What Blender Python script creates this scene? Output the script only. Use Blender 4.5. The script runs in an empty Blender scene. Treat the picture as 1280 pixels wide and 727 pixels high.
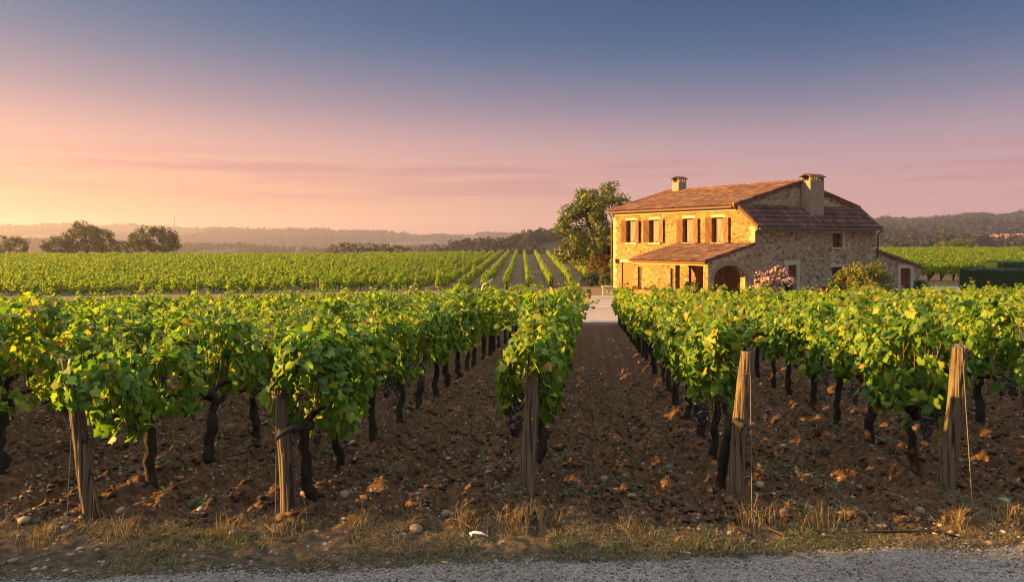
import bpy, bmesh, math, random
import numpy as np
from math import radians as R, sin, cos, pi, sqrt, atan2, floor
from mathutils import Vector, Matrix

SC = bpy.context.scene
COL = SC.collection
random.seed(7)
RNG = np.random.default_rng(11)

# ------------------------------------------------------------------ camera
CAMZ = 2.3
FPX = 853.0          # focal length in photograph pixels (1280 wide)
HZ = 303.0           # horizon row in the photograph
cam_d = bpy.data.cameras.new('camera'); cam_d.sensor_width = 36.0
cam_d.lens = FPX / 1280 * 36.0
cam_d.shift_y = -(363.5 - HZ) / 1280.0
cam_d.clip_start = 0.05; cam_d.clip_end = 9000
cam = bpy.data.objects.new('camera', cam_d); COL.objects.link(cam)
cam.location = (0, 0, CAMZ); cam.rotation_euler = (R(90), 0, 0)
SC.camera = cam

def at(px, py, Y):
    return Vector(((px - 640) / FPX * Y, Y, CAMZ - (py - HZ) / FPX * Y))

# ------------------------------------------------------------------ sun, sky, exposure
SUN_EL = 12.5
SUN_DIR = Vector((-1.0, -0.045, 0)).normalized() * cos(R(SUN_EL)) + Vector((0, 0, sin(R(SUN_EL))))
sl = bpy.data.lights.new('sun', 'SUN'); sl.energy = 5.0; sl.angle = R(0.6); sl.color = (1.0, 0.55, 0.12)
sun = bpy.data.objects.new('sun', sl); COL.objects.link(sun)
sun.rotation_euler = SUN_DIR.to_track_quat('Z', 'Y').to_euler()

def lin(c):
    out = []
    for v in c:
        v = v / 255.0
        out.append(v / 12.92 if v <= 0.04045 else ((v + 0.055) / 1.055) ** 2.4)
    return out

world = bpy.data.worlds.new('World'); SC.world = world; world.use_nodes = True
wt = world.node_tree; wt.nodes.clear()
def WN(t, **k):
    n = wt.nodes.new(t)
    for a, v in k.items(): setattr(n, a, v)
    return n
w_out = WN('ShaderNodeOutputWorld')
sky = WN('ShaderNodeTexSky'); sky.sky_type = 'NISHITA'; sky.sun_disc = False
sky.sun_elevation = R(SUN_EL); sky.sun_rotation = atan2(SUN_DIR.x, SUN_DIR.y)
bg1 = WN('ShaderNodeBackground'); bg1.inputs['Strength'].default_value = 0.07
wt.links.new(sky.outputs[0], bg1.inputs['Color'])
tc = WN('ShaderNodeTexCoord')
sep = WN('ShaderNodeSeparateXYZ'); wt.links.new(tc.outputs['Generated'], sep.inputs[0])
def ramp(stops):
    r = WN('ShaderNodeValToRGB'); cr = r.color_ramp
    cr.interpolation = 'B_SPLINE'
    while len(cr.elements) < len(stops): cr.elements.new(0.5)
    for e, (p, c) in zip(cr.elements, stops):
        e.position = p; e.color = (*lin(c), 1)
    return r
zm = WN('ShaderNodeMapRange'); zm.inputs[1].default_value = -0.02; zm.inputs[2].default_value = 0.5
wt.links.new(sep.outputs['Z'], zm.inputs[0])
def zpos(y):            # photograph row -> ramp position
    z = sin(math.atan((HZ - y) / FPX)); return (z + 0.02) / 0.52
rl = ramp([(0.0, (225, 150, 120)), (zpos(275), (250, 184, 122)), (zpos(235), (247, 180, 142)), (zpos(190), (236, 176, 160)), (zpos(140), (174, 146, 158)),
           (zpos(70), (66, 112, 152)), (zpos(0), (0, 90, 140)), (1.0, (0, 76, 128))])
rr = ramp([(0.0, (196, 132, 134)), (zpos(280), (212, 148, 146)), (zpos(235), (206, 154, 154)), (zpos(190), (184, 150, 160)), (zpos(140), (122, 122, 148)),
           (zpos(70), (20, 86, 134)), (zpos(0), (0, 68, 118)), (1.0, (0, 62, 114))])
wt.links.new(zm.outputs[0], rl.inputs[0]); wt.links.new(zm.outputs[0], rr.inputs[0])
xm = WN('ShaderNodeMapRange'); xm.inputs[1].default_value = -0.66; xm.inputs[2].default_value = 0.38
wt.links.new(sep.outputs['X'], xm.inputs[0])
mxs = WN('ShaderNodeMix', data_type='RGBA'); wt.links.new(xm.outputs[0], mxs.inputs[0])
wt.links.new(rl.outputs[0], mxs.inputs[6]); wt.links.new(rr.outputs[0], mxs.inputs[7])
# thin streaks of cirrus low in the sky (in world direction)
mp = WN('ShaderNodeMapping'); mp.inputs['Scale'].default_value = (3.6, 3.6, 80)
wt.links.new(tc.outputs['Generated'], mp.inputs[0])
nz = WN('ShaderNodeTexNoise'); nz.inputs['Scale'].default_value = 1.0; nz.inputs['Detail'].default_value = 5; nz.inputs['Roughness'].default_value = 0.55
wt.links.new(mp.outputs[0], nz.inputs[0])
nr = WN('ShaderNodeMapRange'); nr.inputs[1].default_value = 0.46; nr.inputs[2].default_value = 0.62
wt.links.new(nz.outputs[0], nr.inputs[0])
def band(z0, z1, z2, z3):
    a = WN('ShaderNodeMapRange', interpolation_type='SMOOTHSTEP'); a.inputs[1].default_value = z0; a.inputs[2].default_value = z1
    b = WN('ShaderNodeMapRange', interpolation_type='SMOOTHSTEP'); b.inputs[1].default_value = z2; b.inputs[2].default_value = z3
    b.inputs[3].default_value = 1; b.inputs[4].default_value = 0
    for q in (a, b): wt.links.new(sep.outputs['Z'], q.inputs[0])
    m = WN('ShaderNodeMath', operation='MULTIPLY'); wt.links.new(a.outputs[0], m.inputs[0]); wt.links.new(b.outputs[0], m.inputs[1])
    return m
bd = band(0.045, 0.075, 0.105, 0.135)
cm = WN('ShaderNodeMath', operation='MULTIPLY'); wt.links.new(nr.outputs[0], cm.inputs[0]); wt.links.new(bd.outputs[0], cm.inputs[1])
cm2 = WN('ShaderNodeMath', operation='MULTIPLY'); wt.links.new(cm.outputs[0], cm2.inputs[0]); cm2.inputs[1].default_value = 0.5
mxc = WN('ShaderNodeMix', data_type='RGBA'); wt.links.new(cm2.outputs[0], mxc.inputs[0])
wt.links.new(mxs.outputs[2], mxc.inputs[6]); mxc.inputs[7].default_value = (*lin((190, 122, 132)), 1)
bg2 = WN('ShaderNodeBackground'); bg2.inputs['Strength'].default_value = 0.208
# overhead sky out of view, brightened as added fill for the shaded ground
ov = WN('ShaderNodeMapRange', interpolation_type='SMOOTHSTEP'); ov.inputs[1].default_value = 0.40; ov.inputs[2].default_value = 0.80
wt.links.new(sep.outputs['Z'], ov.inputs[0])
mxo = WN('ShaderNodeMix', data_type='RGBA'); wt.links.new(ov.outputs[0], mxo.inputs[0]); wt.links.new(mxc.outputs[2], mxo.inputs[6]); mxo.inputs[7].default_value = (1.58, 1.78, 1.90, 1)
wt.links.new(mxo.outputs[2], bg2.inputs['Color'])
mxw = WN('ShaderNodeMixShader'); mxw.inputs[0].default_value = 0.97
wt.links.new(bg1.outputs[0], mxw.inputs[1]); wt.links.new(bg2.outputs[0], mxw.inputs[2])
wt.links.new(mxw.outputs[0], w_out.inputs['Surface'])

SC.view_settings.view_transform = 'Standard'; SC.view_settings.look = 'None'
SC.view_settings.exposure = 2.25; SC.view_settings.gamma = 1.0; SC.view_settings.use_curve_mapping = False
SC.render.engine = 'CYCLES'
cy = SC.cycles
cy.use_denoising = True
cy.filter_width = 1.05
cy.max_bounces = 6; cy.diffuse_bounces = 3; cy.glossy_bounces = 2; cy.transmission_bounces = 3
cy.volume_bounces = 0; cy.transparent_max_bounces = 4
cy.caustics_reflective = False; cy.caustics_refractive = False
SC.render.use_persistent_data = False

# ------------------------------------------------------------------ helpers
def tag(o, label=None, cat=None, group=None, kind=None):
    if label: o['label'] = label
    if cat: o['category'] = cat
    if group: o['group'] = group
    if kind: o['kind'] = kind
    return o

def thing(name, label, cat, loc=(0, 0, 0), rz=0.0, group=None):
    o = bpy.data.objects.new(name, None); COL.objects.link(o)
    o.location = loc; o.rotation_euler = (0, 0, rz); o.empty_display_size = 0.2
    return tag(o, label, cat, group)

def link(name, me, mat, parent=None, smooth=False):
    if mat is not None and len(me.materials) == 0: me.materials.append(mat)
    if smooth: me.polygons.foreach_set('use_smooth', np.ones(len(me.polygons), bool))
    o = bpy.data.objects.new(name, me); COL.objects.link(o)
    if parent is not None: o.parent = parent
    return o

def np_mesh(name, V, F):
    """V (n,3) float, F (m,k) int - all faces the same size"""
    V = np.ascontiguousarray(V, dtype=np.float32); F = np.ascontiguousarray(F, dtype=np.int32)
    me = bpy.data.meshes.new(name); m, k = F.shape
    me.vertices.add(len(V)); me.vertices.foreach_set('co', V.ravel())
    me.loops.add(m * k); me.loops.foreach_set('vertex_index', F.ravel())
    me.polygons.add(m); me.polygons.foreach_set('loop_start', np.arange(0, m * k, k, dtype=np.int32))
    me.polygons.foreach_set('loop_total', np.full(m, k, dtype=np.int32))
    me.update(calc_edges=True); me.validate(verbose=False)
    return me

class MB:
    """collects shapes into ONE mesh"""
    def __init__(s): s.v = []; s.f = []; s.n = 0
    def add(s, V, F):
        s.v.extend([tuple(p) for p in V]); s.f.extend([tuple(i + s.n for i in f) for f in F]); s.n = len(s.v); return s
    def box(s, o, ax, ay, az):
        o, ax, ay, az = Vector(o), Vector(ax), Vector(ay), Vector(az)
        P = [o, o + ax, o + ax + ay, o + ay]; P = P + [p + az for p in P]
        Fc = [(3, 2, 1, 0), (4, 5, 6, 7), (0, 1, 5, 4), (1, 2, 6, 5), (2, 3, 7, 6), (3, 0, 4, 7)]
        if ax.cross(ay).dot(az) < 0: Fc = [tuple(reversed(f)) for f in Fc]
        return s.add(P, Fc)
    def cbox(s, c, sx, sy, sz, rz=0.0):
        a = Vector((cos(rz), sin(rz), 0)) * sx; b = Vector((-sin(rz), cos(rz), 0)) * sy; z = Vector((0, 0, sz))
        return s.box(Vector(c) - a / 2 - b / 2 - z / 2, a, b, z)
    def quad(s, a, b, c, d): return s.add([a, b, c, d], [(0, 1, 2, 3)])
    def tube(s, P, Rr, n=8, rough=0.0, cap=True):
        P = [Vector(p) for p in P]
        if not hasattr(Rr, '__len__'): Rr = [Rr] * len(P)
        V = []; F = []; up = None
        for i, p in enumerate(P):
            t = (P[min(i + 1, len(P) - 1)] - P[max(i - 1, 0)]).normalized()
            if up is None: up = Vector((1, 0, 0)) if abs(t.x) < 0.8 else Vector((0, 1, 0))
            u = (up - t * up.dot(t)).normalized(); w = t.cross(u); up = u
            for k in range(n):
                a = 2 * pi * k / n; r = Rr[i] * (1 + (random.uniform(-rough, rough) if rough else 0))
                V.append(p + u * (cos(a) * r) + w * (sin(a) * r))
        for i in range(len(P) - 1):
            for k in range(n):
                k2 = (k + 1) % n; F.append((i * n + k, i * n + k2, (i + 1) * n + k2, (i + 1) * n + k))
        if cap:
            F.append(tuple(reversed(range(n)))); F.append(tuple(range((len(P) - 1) * n, len(P) * n)))
        return s.add(V, F)
    def lathe(s, c, prof, n=20):
        V = []; F = []; c = Vector(c)
        for r, z in prof:
            for k in range(n): a = 2 * pi * k / n; V.append(c + Vector((r * cos(a), r * sin(a), z)))
        for i in range(len(prof) - 1):
            for k in range(n):
                k2 = (k + 1) % n; F.append((i * n + k, i * n + k2, (i + 1) * n + k2, (i + 1) * n + k))
        F.append(tuple(reversed(range(n))))
        F.append(tuple(range((len(prof) - 1) * n, len(prof) * n)))
        return s.add(V, F)
    def prism(s, poly, ext):
        ext = Vector(ext); n = len(poly); P = [Vector(p) for p in poly]; Q = [p + ext for p in P]
        F = [tuple(reversed(range(n))), tuple(range(n, 2 * n))]
        for i in range(n): j = (i + 1) % n; F.append((i, j, n + j, n + i))
        return s.add(P + Q, F)
    def mesh(s, name):
        me = bpy.data.meshes.new(name); me.from_pydata([tuple(v) for v in s.v], [], s.f); me.update()
        bm = bmesh.new(); bm.from_mesh(me); bmesh.ops.recalc_face_normals(bm, faces=bm.faces); bm.to_mesh(me); bm.free()
        return me
    def build(s, name, mat, parent=None, smooth=False): return link(name, s.mesh(name), mat, parent, smooth)

# ---- value noise in numpy
def _hash(ix, iy, seed):
    h = (ix.astype(np.int64) * 374761393 + iy.astype(np.int64) * 668265263 + seed * 1442695041) & 0x7fffffff
    h = (h ^ (h >> 13)) * 1274126177 & 0x7fffffff
    h = (h ^ (h >> 16)) * 2246822519 & 0x7fffffff
    return ((h >> 7) & 0xffff) / 65535.0
def vnoise(x, y, seed=0):
    x = np.asarray(x, float); y = np.asarray(y, float)
    ix = np.floor(x); iy = np.floor(y); fx = x - ix; fy = y - iy
    fx = fx * fx * (3 - 2 * fx); fy = fy * fy * (3 - 2 * fy)
    a = _hash(ix, iy, seed); b = _hash(ix + 1, iy, seed); c = _hash(ix, iy + 1, seed); d = _hash(ix + 1, iy + 1, seed)
    return (a * (1 - fx) + b * fx) * (1 - fy) + (c * (1 - fx) + d * fx) * fy
def fbm(x, y, seed=0, oct=4, gain=0.5):
    s = 0; a = 1; t = 0
    for o in range(oct):
        s = s + a * vnoise(x * 2 ** o + 17.3 * o, y * 2 ** o + 5.1 * o, seed + o); t += a; a *= gain
    return s / t
def sstep(a, b, x):
    t = np.clip((np.asarray(x, float) - a) / (b - a), 0, 1); return t * t * (3 - 2 * t)

# ------------------------------------------------------------------ materials
def new_mat(name):
    m = bpy.data.materials.new(name); m.use_nodes = True; m.node_tree.nodes.clear(); return m
class NT:
    def __init__(s, m): s.t = m.node_tree
    def n(s, typ, ins=None, **k):
        nd = s.t.nodes.new(typ)
        for a, v in k.items(): setattr(nd, a, v)
        for kk, v in (ins or {}).items(): s.put(nd, kk, v)
        return nd
    def put(s, nd, key, v):
        sock = nd.inputs[key]
        if isinstance(v, bpy.types.NodeSocket): s.t.links.new(v, sock)
        elif isinstance(v, bpy.types.Node): s.t.links.new(v.outputs[0], sock)
        else: sock.default_value = v
    def rgb(s, stops, fac, interp='LINEAR'):
        r = s.n('ShaderNodeValToRGB', {0: fac}); cr = r.color_ramp; cr.interpolation = interp
        while len(cr.elements) < len(stops): cr.elements.new(0.5)
        for e, (p, c) in zip(cr.elements, stops): e.position = p; e.color = (*c, 1)
        return r.outputs[0]
    def mix(s, fac, a, b, mode='MIX'):
        m = s.n('ShaderNodeMix', data_type='RGBA', blend_type=mode); s.put(m, 0, fac)
        for i, v in ((6, a), (7, b)): s.put(m, i, (*v, 1) if isinstance(v, tuple) and len(v) == 3 else v)
        return m.outputs[2]
    def math(s, op, a, b=0.0):
        m = s.n('ShaderNodeMath', operation=op); s.put(m, 0, a); s.put(m, 1, b); return m.outputs[0]
    def noise(s, scale, detail=3, vec=None, rough=0.5):
        n = s.n('ShaderNodeTexNoise', {'Scale': scale, 'Detail': detail, 'Roughness': rough})
        if vec is not None: s.put(n, 'Vector', vec)
        return n.outputs[0]
    def coord(s, scale=(1, 1, 1), kind='Object'):
        t = s.n('ShaderNodeTexCoord'); m = s.n('ShaderNodeMapping', {0: t.outputs[kind], 'Scale': scale}); return m.outputs[0]
    def bump(s, h, strength=0.5, dist=0.02):
        return s.n('ShaderNodeBump', {'Height': h, 'Strength': strength, 'Distance': dist}).outputs[0]
    def finish(s, color, rough=0.8, normal=None, spec=0.3, **extra):
        b = s.n('ShaderNodeBsdfPrincipled'); s.put(b, 'Base Color', (*color, 1) if isinstance(color, tuple) and len(color) == 3 else color)
        s.put(b, 'Roughness', rough); s.put(b, 'Specular IOR Level', spec)
        if normal is not None: s.put(b, 'Normal', normal)
        for k, v in extra.items(): s.put(b, k, v)
        o = s.n('ShaderNodeOutputMaterial', {'Surface': b.outputs[0]}); return b

def leaf_mat(name, stops, transl=0.4, tcol=(1.25, 1.3, 0.7), rough=0.5, spec=0.35, big=None):
    m = new_mat(name); t = NT(m)
    g = t.n('ShaderNodeNewGeometry'); oi = t.n('ShaderNodeObjectInfo')
    f = t.math('ADD', g.outputs['Random Per Island'], t.math('MULTIPLY', t.math('SUBTRACT', oi.outputs['Random'], 0.5), 0.22))
    c = t.rgb(stops, f)
    nz = t.noise(30, 2, t.coord())
    c = t.mix(t.math('MULTIPLY', nz, 0.5), c, t.mix(1.0, c, (0.62, 0.66, 0.55), 'MULTIPLY'))
    b = t.n('ShaderNodeBsdfPrincipled'); t.put(b, 'Base Color', c); t.put(b, 'Roughness', rough); t.put(b, 'Specular IOR Level', spec)
    tr = t.n('ShaderNodeBsdfTranslucent', {0: t.mix(1.0, c, tcol, 'MULTIPLY')})
    mx = t.n('ShaderNodeMixShader', {0: transl, 1: b.outputs[0], 2: tr.outputs[0]})
    t.n('ShaderNodeOutputMaterial', {'Surface': mx.outputs[0]}); return m

M = {}
M['vine_leaf'] = leaf_mat('vine_leaf', [(0.0, (0.052, 0.130, 0.018)), (0.35, (0.110, 0.22, 0.024)), (0.65, (0.19, 0.29, 0.028)), (0.88, (0.30, 0.35, 0.032)), (0.97, (0.38, 0.33, 0.035)), (1.0, (0.40, 0.25, 0.035))], 0.5)
M['field_leaf'] = leaf_mat('field_leaf', [(0.0, (0.085, 0.165, 0.018)), (0.4, (0.165, 0.25, 0.024)), (0.75, (0.25, 0.31, 0.03)), (1.0, (0.40, 0.34, 0.035))], 0.5, rough=0.6, spec=0.2)
M['oak_leaf'] = leaf_mat('oak_leaf', [(0.0, (0.040, 0.064, 0.014)), (0.5, (0.075, 0.115, 0.02)), (0.85, (0.12, 0.125, 0.024)), (1.0, (0.18, 0.11, 0.022))], 0.35)
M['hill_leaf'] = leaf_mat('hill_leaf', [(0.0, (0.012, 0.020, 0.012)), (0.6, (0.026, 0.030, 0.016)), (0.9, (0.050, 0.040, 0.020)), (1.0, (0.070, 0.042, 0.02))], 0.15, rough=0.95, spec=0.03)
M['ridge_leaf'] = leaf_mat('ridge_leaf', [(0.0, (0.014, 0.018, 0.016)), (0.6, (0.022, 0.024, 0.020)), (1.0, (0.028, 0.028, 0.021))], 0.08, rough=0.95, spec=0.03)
M['far_leaf'] = leaf_mat('far_leaf', [(0.0, (0.050, 0.058, 0.024)), (0.6, (0.085, 0.088, 0.035)), (1.0, (0.13, 0.105, 0.045))], 0.3, rough=0.9, spec=0.05)
M['autumn_leaf'] = leaf_mat('autumn_leaf', [(0.0, (0.035, 0.05, 0.014)), (0.5, (0.10, 0.075, 0.02)), (1.0, (0.24, 0.10, 0.025))], 0.3)
M['russet_leaf'] = leaf_mat('russet_leaf', [(0.0, (0.05, 0.05, 0.015)), (0.5, (0.16, 0.09, 0.03)), (1.0, (0.30, 0.13, 0.04))], 0.3)
M['golden_leaf'] = leaf_mat('golden_leaf', [(0.0, (0.04, 0.09, 0.012)), (0.5, (0.10, 0.14, 0.018)), (1.0, (0.30, 0.20, 0.03))], 0.35)
M['hedge_leaf'] = leaf_mat('hedge_leaf', [(0.0, (0.014, 0.040, 0.012)), (0.6, (0.026, 0.065, 0.018)), (1.0, (0.05, 0.09, 0.02))], 0.25)
M['pink_flower'] = leaf_mat('pink_flower', [(0.0, (0.40, 0.13, 0.17)), (0.5, (0.62, 0.28, 0.30)), (1.0, (0.75, 0.48, 0.45))], 0.35, (1, 1, 1))
M['red_flower'] = leaf_mat('red_flower', [(0.0, (0.35, 0.01, 0.02)), (1.0, (0.62, 0.03, 0.04))], 0.3, (1, 1, 1))
M['straw'] = leaf_mat('straw', [(0.0, (0.085, 0.064, 0.038)), (0.5, (0.17, 0.125, 0.072)), (1.0, (0.32, 0.25, 0.15))], 0.3, (1, 1, 1), 0.8, 0.1)
M['weed'] = leaf_mat('weed', [(0.0, (0.03, 0.06, 0.018)), (0.6, (0.055, 0.09, 0.025)), (1.0, (0.12, 0.13, 0.04))], 0.3)
M['litter'] = leaf_mat('litter', [(0.0, (0.07, 0.035, 0.015)), (0.5, (0.20, 0.07, 0.02)), (0.9, (0.22, 0.035, 0.018)), (1.0, (0.30, 0.16, 0.05))], 0.25, (1, 1, 1), 0.7, 0.2)

def bark_mat(name, c0, c1, sc=(30, 30, 6), bs=0.8):
    m = new_mat(name); t = NT(m); v = t.coord(sc)
    n = t.noise(1.0, 5, v, 0.65); c = t.rgb([(0.3, c0), (0.7, c1)], n)
    t.finish(c, 0.92, t.bump(n, bs, 0.012), 0.15); return m
M['vine_bark'] = bark_mat('vine_bark', (0.010, 0.008, 0.006), (0.055, 0.042, 0.030), (60, 60, 12), 1.0)
M['tree_bark'] = bark_mat('tree_bark', (0.03, 0.024, 0.018), (0.10, 0.08, 0.06), (12, 12, 3))
M['shoot'] = bark_mat('shoot', (0.10, 0.06, 0.02), (0.20, 0.13, 0.04), (40, 40, 40), 0.2)

def post_mat():
    m = new_mat('weathered_post_wood'); t = NT(m)
    v = t.coord((34, 34, 2.2)); n = t.noise(1.0, 6, v, 0.6)
    k = t.noise(3.0, 2, t.coord((1, 1, 1)))
    c = t.rgb([(0.28, (0.035, 0.026, 0.017)), (0.48, (0.115, 0.083, 0.052)), (0.75, (0.20, 0.15, 0.10))], n)
    c = t.mix(t.math('MULTIPLY', k, 0.6), c, (0.10, 0.075, 0.05))
    crack = t.n('ShaderNodeTexWave', {'Vector': t.coord((1, 1, 0.05)), 'Scale': 5.0, 'Distortion': 14.0, 'Detail': 4.0, 'Detail Scale': 2.2})
    ck = t.rgb([(0.02, (0.25, 0.22, 0.2)), (0.14, (1, 1, 1))], crack.outputs['Fac'])
    c = t.mix(1.0, c, ck, 'MULTIPLY')
    h = t.math('ADD', n, crack.outputs['Fac'])
    t.finish(c, 0.9, t.bump(h, 0.7, 0.008), 0.2); return m
M['post'] = post_mat()

def wood_mat(name, c0, c1, sc=(3, 3, 3), rough=0.6):
    m = new_mat(name); t = NT(m)
    n = t.noise(1.0, 4, t.coord((sc[0] * 8, sc[1] * 8, sc[2])), 0.6)
    t.finish(t.rgb([(0.3, c0), (0.7, c1)], n), rough, t.bump(n, 0.3, 0.01), 0.3); return m
M['shutter_wood'] = wood_mat('shutter_wood', (0.125, 0.048, 0.018), (0.19, 0.080, 0.030))
M['door_wood'] = wood_mat('door_wood', (0.32, 0.068, 0.011), (0.42, 0.105, 0.017))
M['brown_wood'] = wood_mat('brown_wood', (0.12, 0.055, 0.025), (0.22, 0.10, 0.045))
M['red_door'] = wood_mat('red_door', (0.09, 0.026, 0.02), (0.14, 0.04, 0.03))
M['beam_wood'] = wood_mat('beam_wood', (0.40, 0.22, 0.08), (0.55, 0.33, 0.13))

def plain(name, c, rough=0.6, spec=0.4, metal=0.0, nscale=8, amt=0.25):
    m = new_mat(name); t = NT(m); n = t.noise(nscale, 4, t.coord())
    col = t.mix(t.math('MULTIPLY', n, amt * 2), c, tuple(x * 0.55 for x in c))
    b = t.finish(col, rough, t.bump(n, 0.15, 0.01), spec); b.inputs['Metallic'].default_value = metal; return m
M['iron'] = plain('iron', (0.03, 0.03, 0.032), 0.55)
M['gutter'] = plain('gutter', (0.05, 0.07, 0.065), 0.45)
M['copper_pipe'] = plain('copper_pipe', (0.14, 0.07, 0.05), 0.5)
M['wire'] = plain('wire', (0.12, 0.09, 0.07), 0.6, 0.4, 0.0)
M['terracotta'] = plain('terracotta', (0.42, 0.15, 0.06), 0.85)
M['pale_stone'] = plain('pale_stone', (0.46, 0.39, 0.31), 0.9, 0.2, 0, 5, 0.35)
M['quoin'] = plain('quoin', (0.44, 0.34, 0.21), 0.92, 0.2, 0, 4, 0.4)
M['render'] = plain('render', (0.30, 0.235, 0.175), 0.92, 0.2, 0, 3, 0.5)
M['white_scrap'] = plain('white_scrap', (0.75, 0.70, 0.66), 0.6)
M['lead'] = plain('lead', (0.16, 0.17, 0.20), 0.5)
def glass_mat():
    m = new_mat('window_glass'); t = NT(m); n = t.noise(2.0, 2, t.coord())
    t.finish(t.rgb([(0.3, (0.03, 0.022, 0.02)), (0.7, (0.09, 0.055, 0.045))], n), 0.12, None, 0.5); return m
M['glass'] = glass_mat()
def curtain_mat():
    m = new_mat('mauve_inner_shutter'); t = NT(m)
    w = t.noise(1.0, 3, t.coord((14, 14, 1)))
    t.finish(t.rgb([(0.35, (0.10, 0.055, 0.045)), (0.65, (0.26, 0.16, 0.13))], w), 0.6, None, 0.3); return m
M['inner'] = curtain_mat()

def stone_mat(name, tint=(1, 1, 1), scale=3.4, mortar=(0.38, 0.30, 0.20), dark=0.0):
    m = new_mat(name); t = NT(m)
    v = t.coord((1, 1, 1.55))
    nv = t.n('ShaderNodeTexNoise', {'Vector': v, 'Scale': 2.2, 'Detail': 2.0})
    vv = t.n('ShaderNodeVectorMath', {0: v}, operation='ADD')
    sv = t.n('ShaderNodeVectorMath', {0: nv.outputs['Color']}, operation='SCALE'); sv.inputs['Scale'].default_value = 0.28
    t.put(vv, 1, sv.outputs[0])
    a = t.n('ShaderNodeTexVoronoi', {'Vector': vv.outputs[0], 'Scale': scale, 'Randomness': 0.95}, feature='F1')
    e = t.n('ShaderNodeTexVoronoi', {'Vector': vv.outputs[0], 'Scale': scale, 'Randomness': 0.95}, feature='DISTANCE_TO_EDGE')
    sep = t.n('ShaderNodeSeparateColor', {0: a.outputs['Color']})
    c = t.rgb([(0.0, (0.15, 0.105, 0.06)), (0.25, (0.27, 0.20, 0.12)), (0.5, (0.36, 0.27, 0.16)), (0.75, (0.45, 0.36, 0.23)), (0.92, (0.30, 0.24, 0.18)), (1.0, (0.54, 0.47, 0.36))], sep.outputs[0])
    gr = t.noise(26, 4, t.coord())
    c = t.mix(t.math('MULTIPLY', gr, 0.55), c, t.mix(1.0, c, (0.55, 0.53, 0.5), 'MULTIPLY'))
    mm = t.n('ShaderNodeMapRange', {0: e.outputs['Distance'], 1: 0.015, 2: 0.075})
    c = t.mix(mm.outputs[0], mortar, c)
    big = t.noise(0.55, 3, t.coord())
    bigr = t.rgb([(0.35, (0.78, 0.76, 0.74)), (0.65, (1.0, 1.0, 1.0))], big)
    c = t.mix(1.0, c, bigr, 'MULTIPLY')
    c = t.mix(1.0, c, tint, 'MULTIPLY')
    h = t.math('ADD', t.math('MULTIPLY', mm.outputs[0], 0.7), t.math('MULTIPLY', gr, 0.35))
    t.finish(c, 0.92, t.bump(h, 0.9, 0.04), 0.15); return m
M['stone'] = stone_mat('rubble_stone', (0.96, 0.80, 0.57), 5.4, (0.46, 0.34, 0.19))
M['stone_grey'] = stone_mat('grey_rubble_stone', (1.10, 1.10, 1.08), 4.4, (0.34, 0.30, 0.26))

def tile_mat():
    m = new_mat('canal_tile'); t = NT(m)
    a = t.n('ShaderNodeAttribute', attribute_name='tile_tone')
    n = t.noise(9, 4, t.coord()); n2 = t.noise(1.3, 3, t.coord())
    c = t.rgb([(0.0, (0.045, 0.024, 0.022)), (0.3, (0.080, 0.034, 0.030)), (0.6, (0.118, 0.043, 0.034)), (0.85, (0.175, 0.070, 0.052)), (1.0, (0.27, 0.17, 0.14))], a.outputs['Fac'])
    c = t.mix(t.math('MULTIPLY', n, 0.7), c, (0.11, 0.08, 0.06))
    lich = t.rgb([(0.5, (1, 1, 1)), (0.72, (0.62, 0.58, 0.55))], n2); c = t.mix(1.0, c, lich, 'MULTIPLY')
    t.finish(c, 0.88, t.bump(n, 0.4, 0.02), 0.2); return m
M['tile'] = tile_mat()

def soil_mat():
    m = new_mat('ground_soil'); t = NT(m)
    z = t.n('ShaderNodeAttribute', attribute_name='zone_col')
    o = t.coord()
    n1 = t.noise(1.6, 4, o); n2 = t.noise(14, 6, o, 0.65); n3 = t.noise(70, 3, o, 0.6)
    c = t.mix(t.math('MULTIPLY', n1, 0.7), z.outputs['Color'], t.mix(1.0, z.outputs['Color'], (0.62, 0.56, 0.5), 'MULTIPLY'))
    c = t.mix(1.0, c, t.rgb([(0.30, (0.32, 0.30, 0.28)), (0.52, (1.0, 1.0, 1.0)), (0.72, (1.9, 1.75, 1.55))], n2), 'MULTIPLY')
    vor = t.n('ShaderNodeTexVoronoi', {'Vector': o, 'Scale': 26.0}); sp = t.n('ShaderNodeSeparateColor', {0: vor.outputs['Color']})
    st = t.math('MULTIPLY', t.math('GREATER_THAN', sp.outputs[0], 0.93), t.math('LESS_THAN', vor.outputs['Distance'], 0.45))
    c = t.mix(t.math('MULTIPLY', st, 0.6), c, (0.30, 0.24, 0.18))
    h = t.math('ADD', n2, t.math('MULTIPLY', n3, 0.4))
    t.finish(c, 0.95, t.bump(h, 0.8, 0.035), 0.1); return m
M['soil'] = soil_mat()
def clod_mat():
    m = new_mat('soil_clod'); t = NT(m); g = t.n('ShaderNodeNewGeometry')
    n = t.noise(30, 4, t.coord())
    c = t.rgb([(0.0, (0.045, 0.025, 0.014)), (0.6, (0.090, 0.051, 0.029)), (1.0, (0.135, 0.082, 0.048))], g.outputs['Random Per Island'])
    c = t.mix(t.math('MULTIPLY', n, 0.6), c, (0.05, 0.03, 0.018))
    t.finish(c, 0.95, t.bump(n, 0.7, 0.01), 0.1); return m
M['clod'] = clod_mat()
def pebble_mat(name, stops):
    m = new_mat(name); t = NT(m); g = t.n('ShaderNodeNewGeometry'); oi = t.n('ShaderNodeObjectInfo')
    n = t.noise(40, 3, t.coord())
    f = t.math('FRACT', t.math('ADD', g.outputs['Random Per Island'], oi.outputs['Random']))
    c = t.rgb(stops, f)
    c = t.mix(t.math('MULTIPLY', n, 0.5), c, t.mix(1.0, c, (0.5, 0.48, 0.45), 'MULTIPLY'))
    t.finish(c, 0.85, t.bump(n, 0.4, 0.006), 0.25); return m
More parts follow.
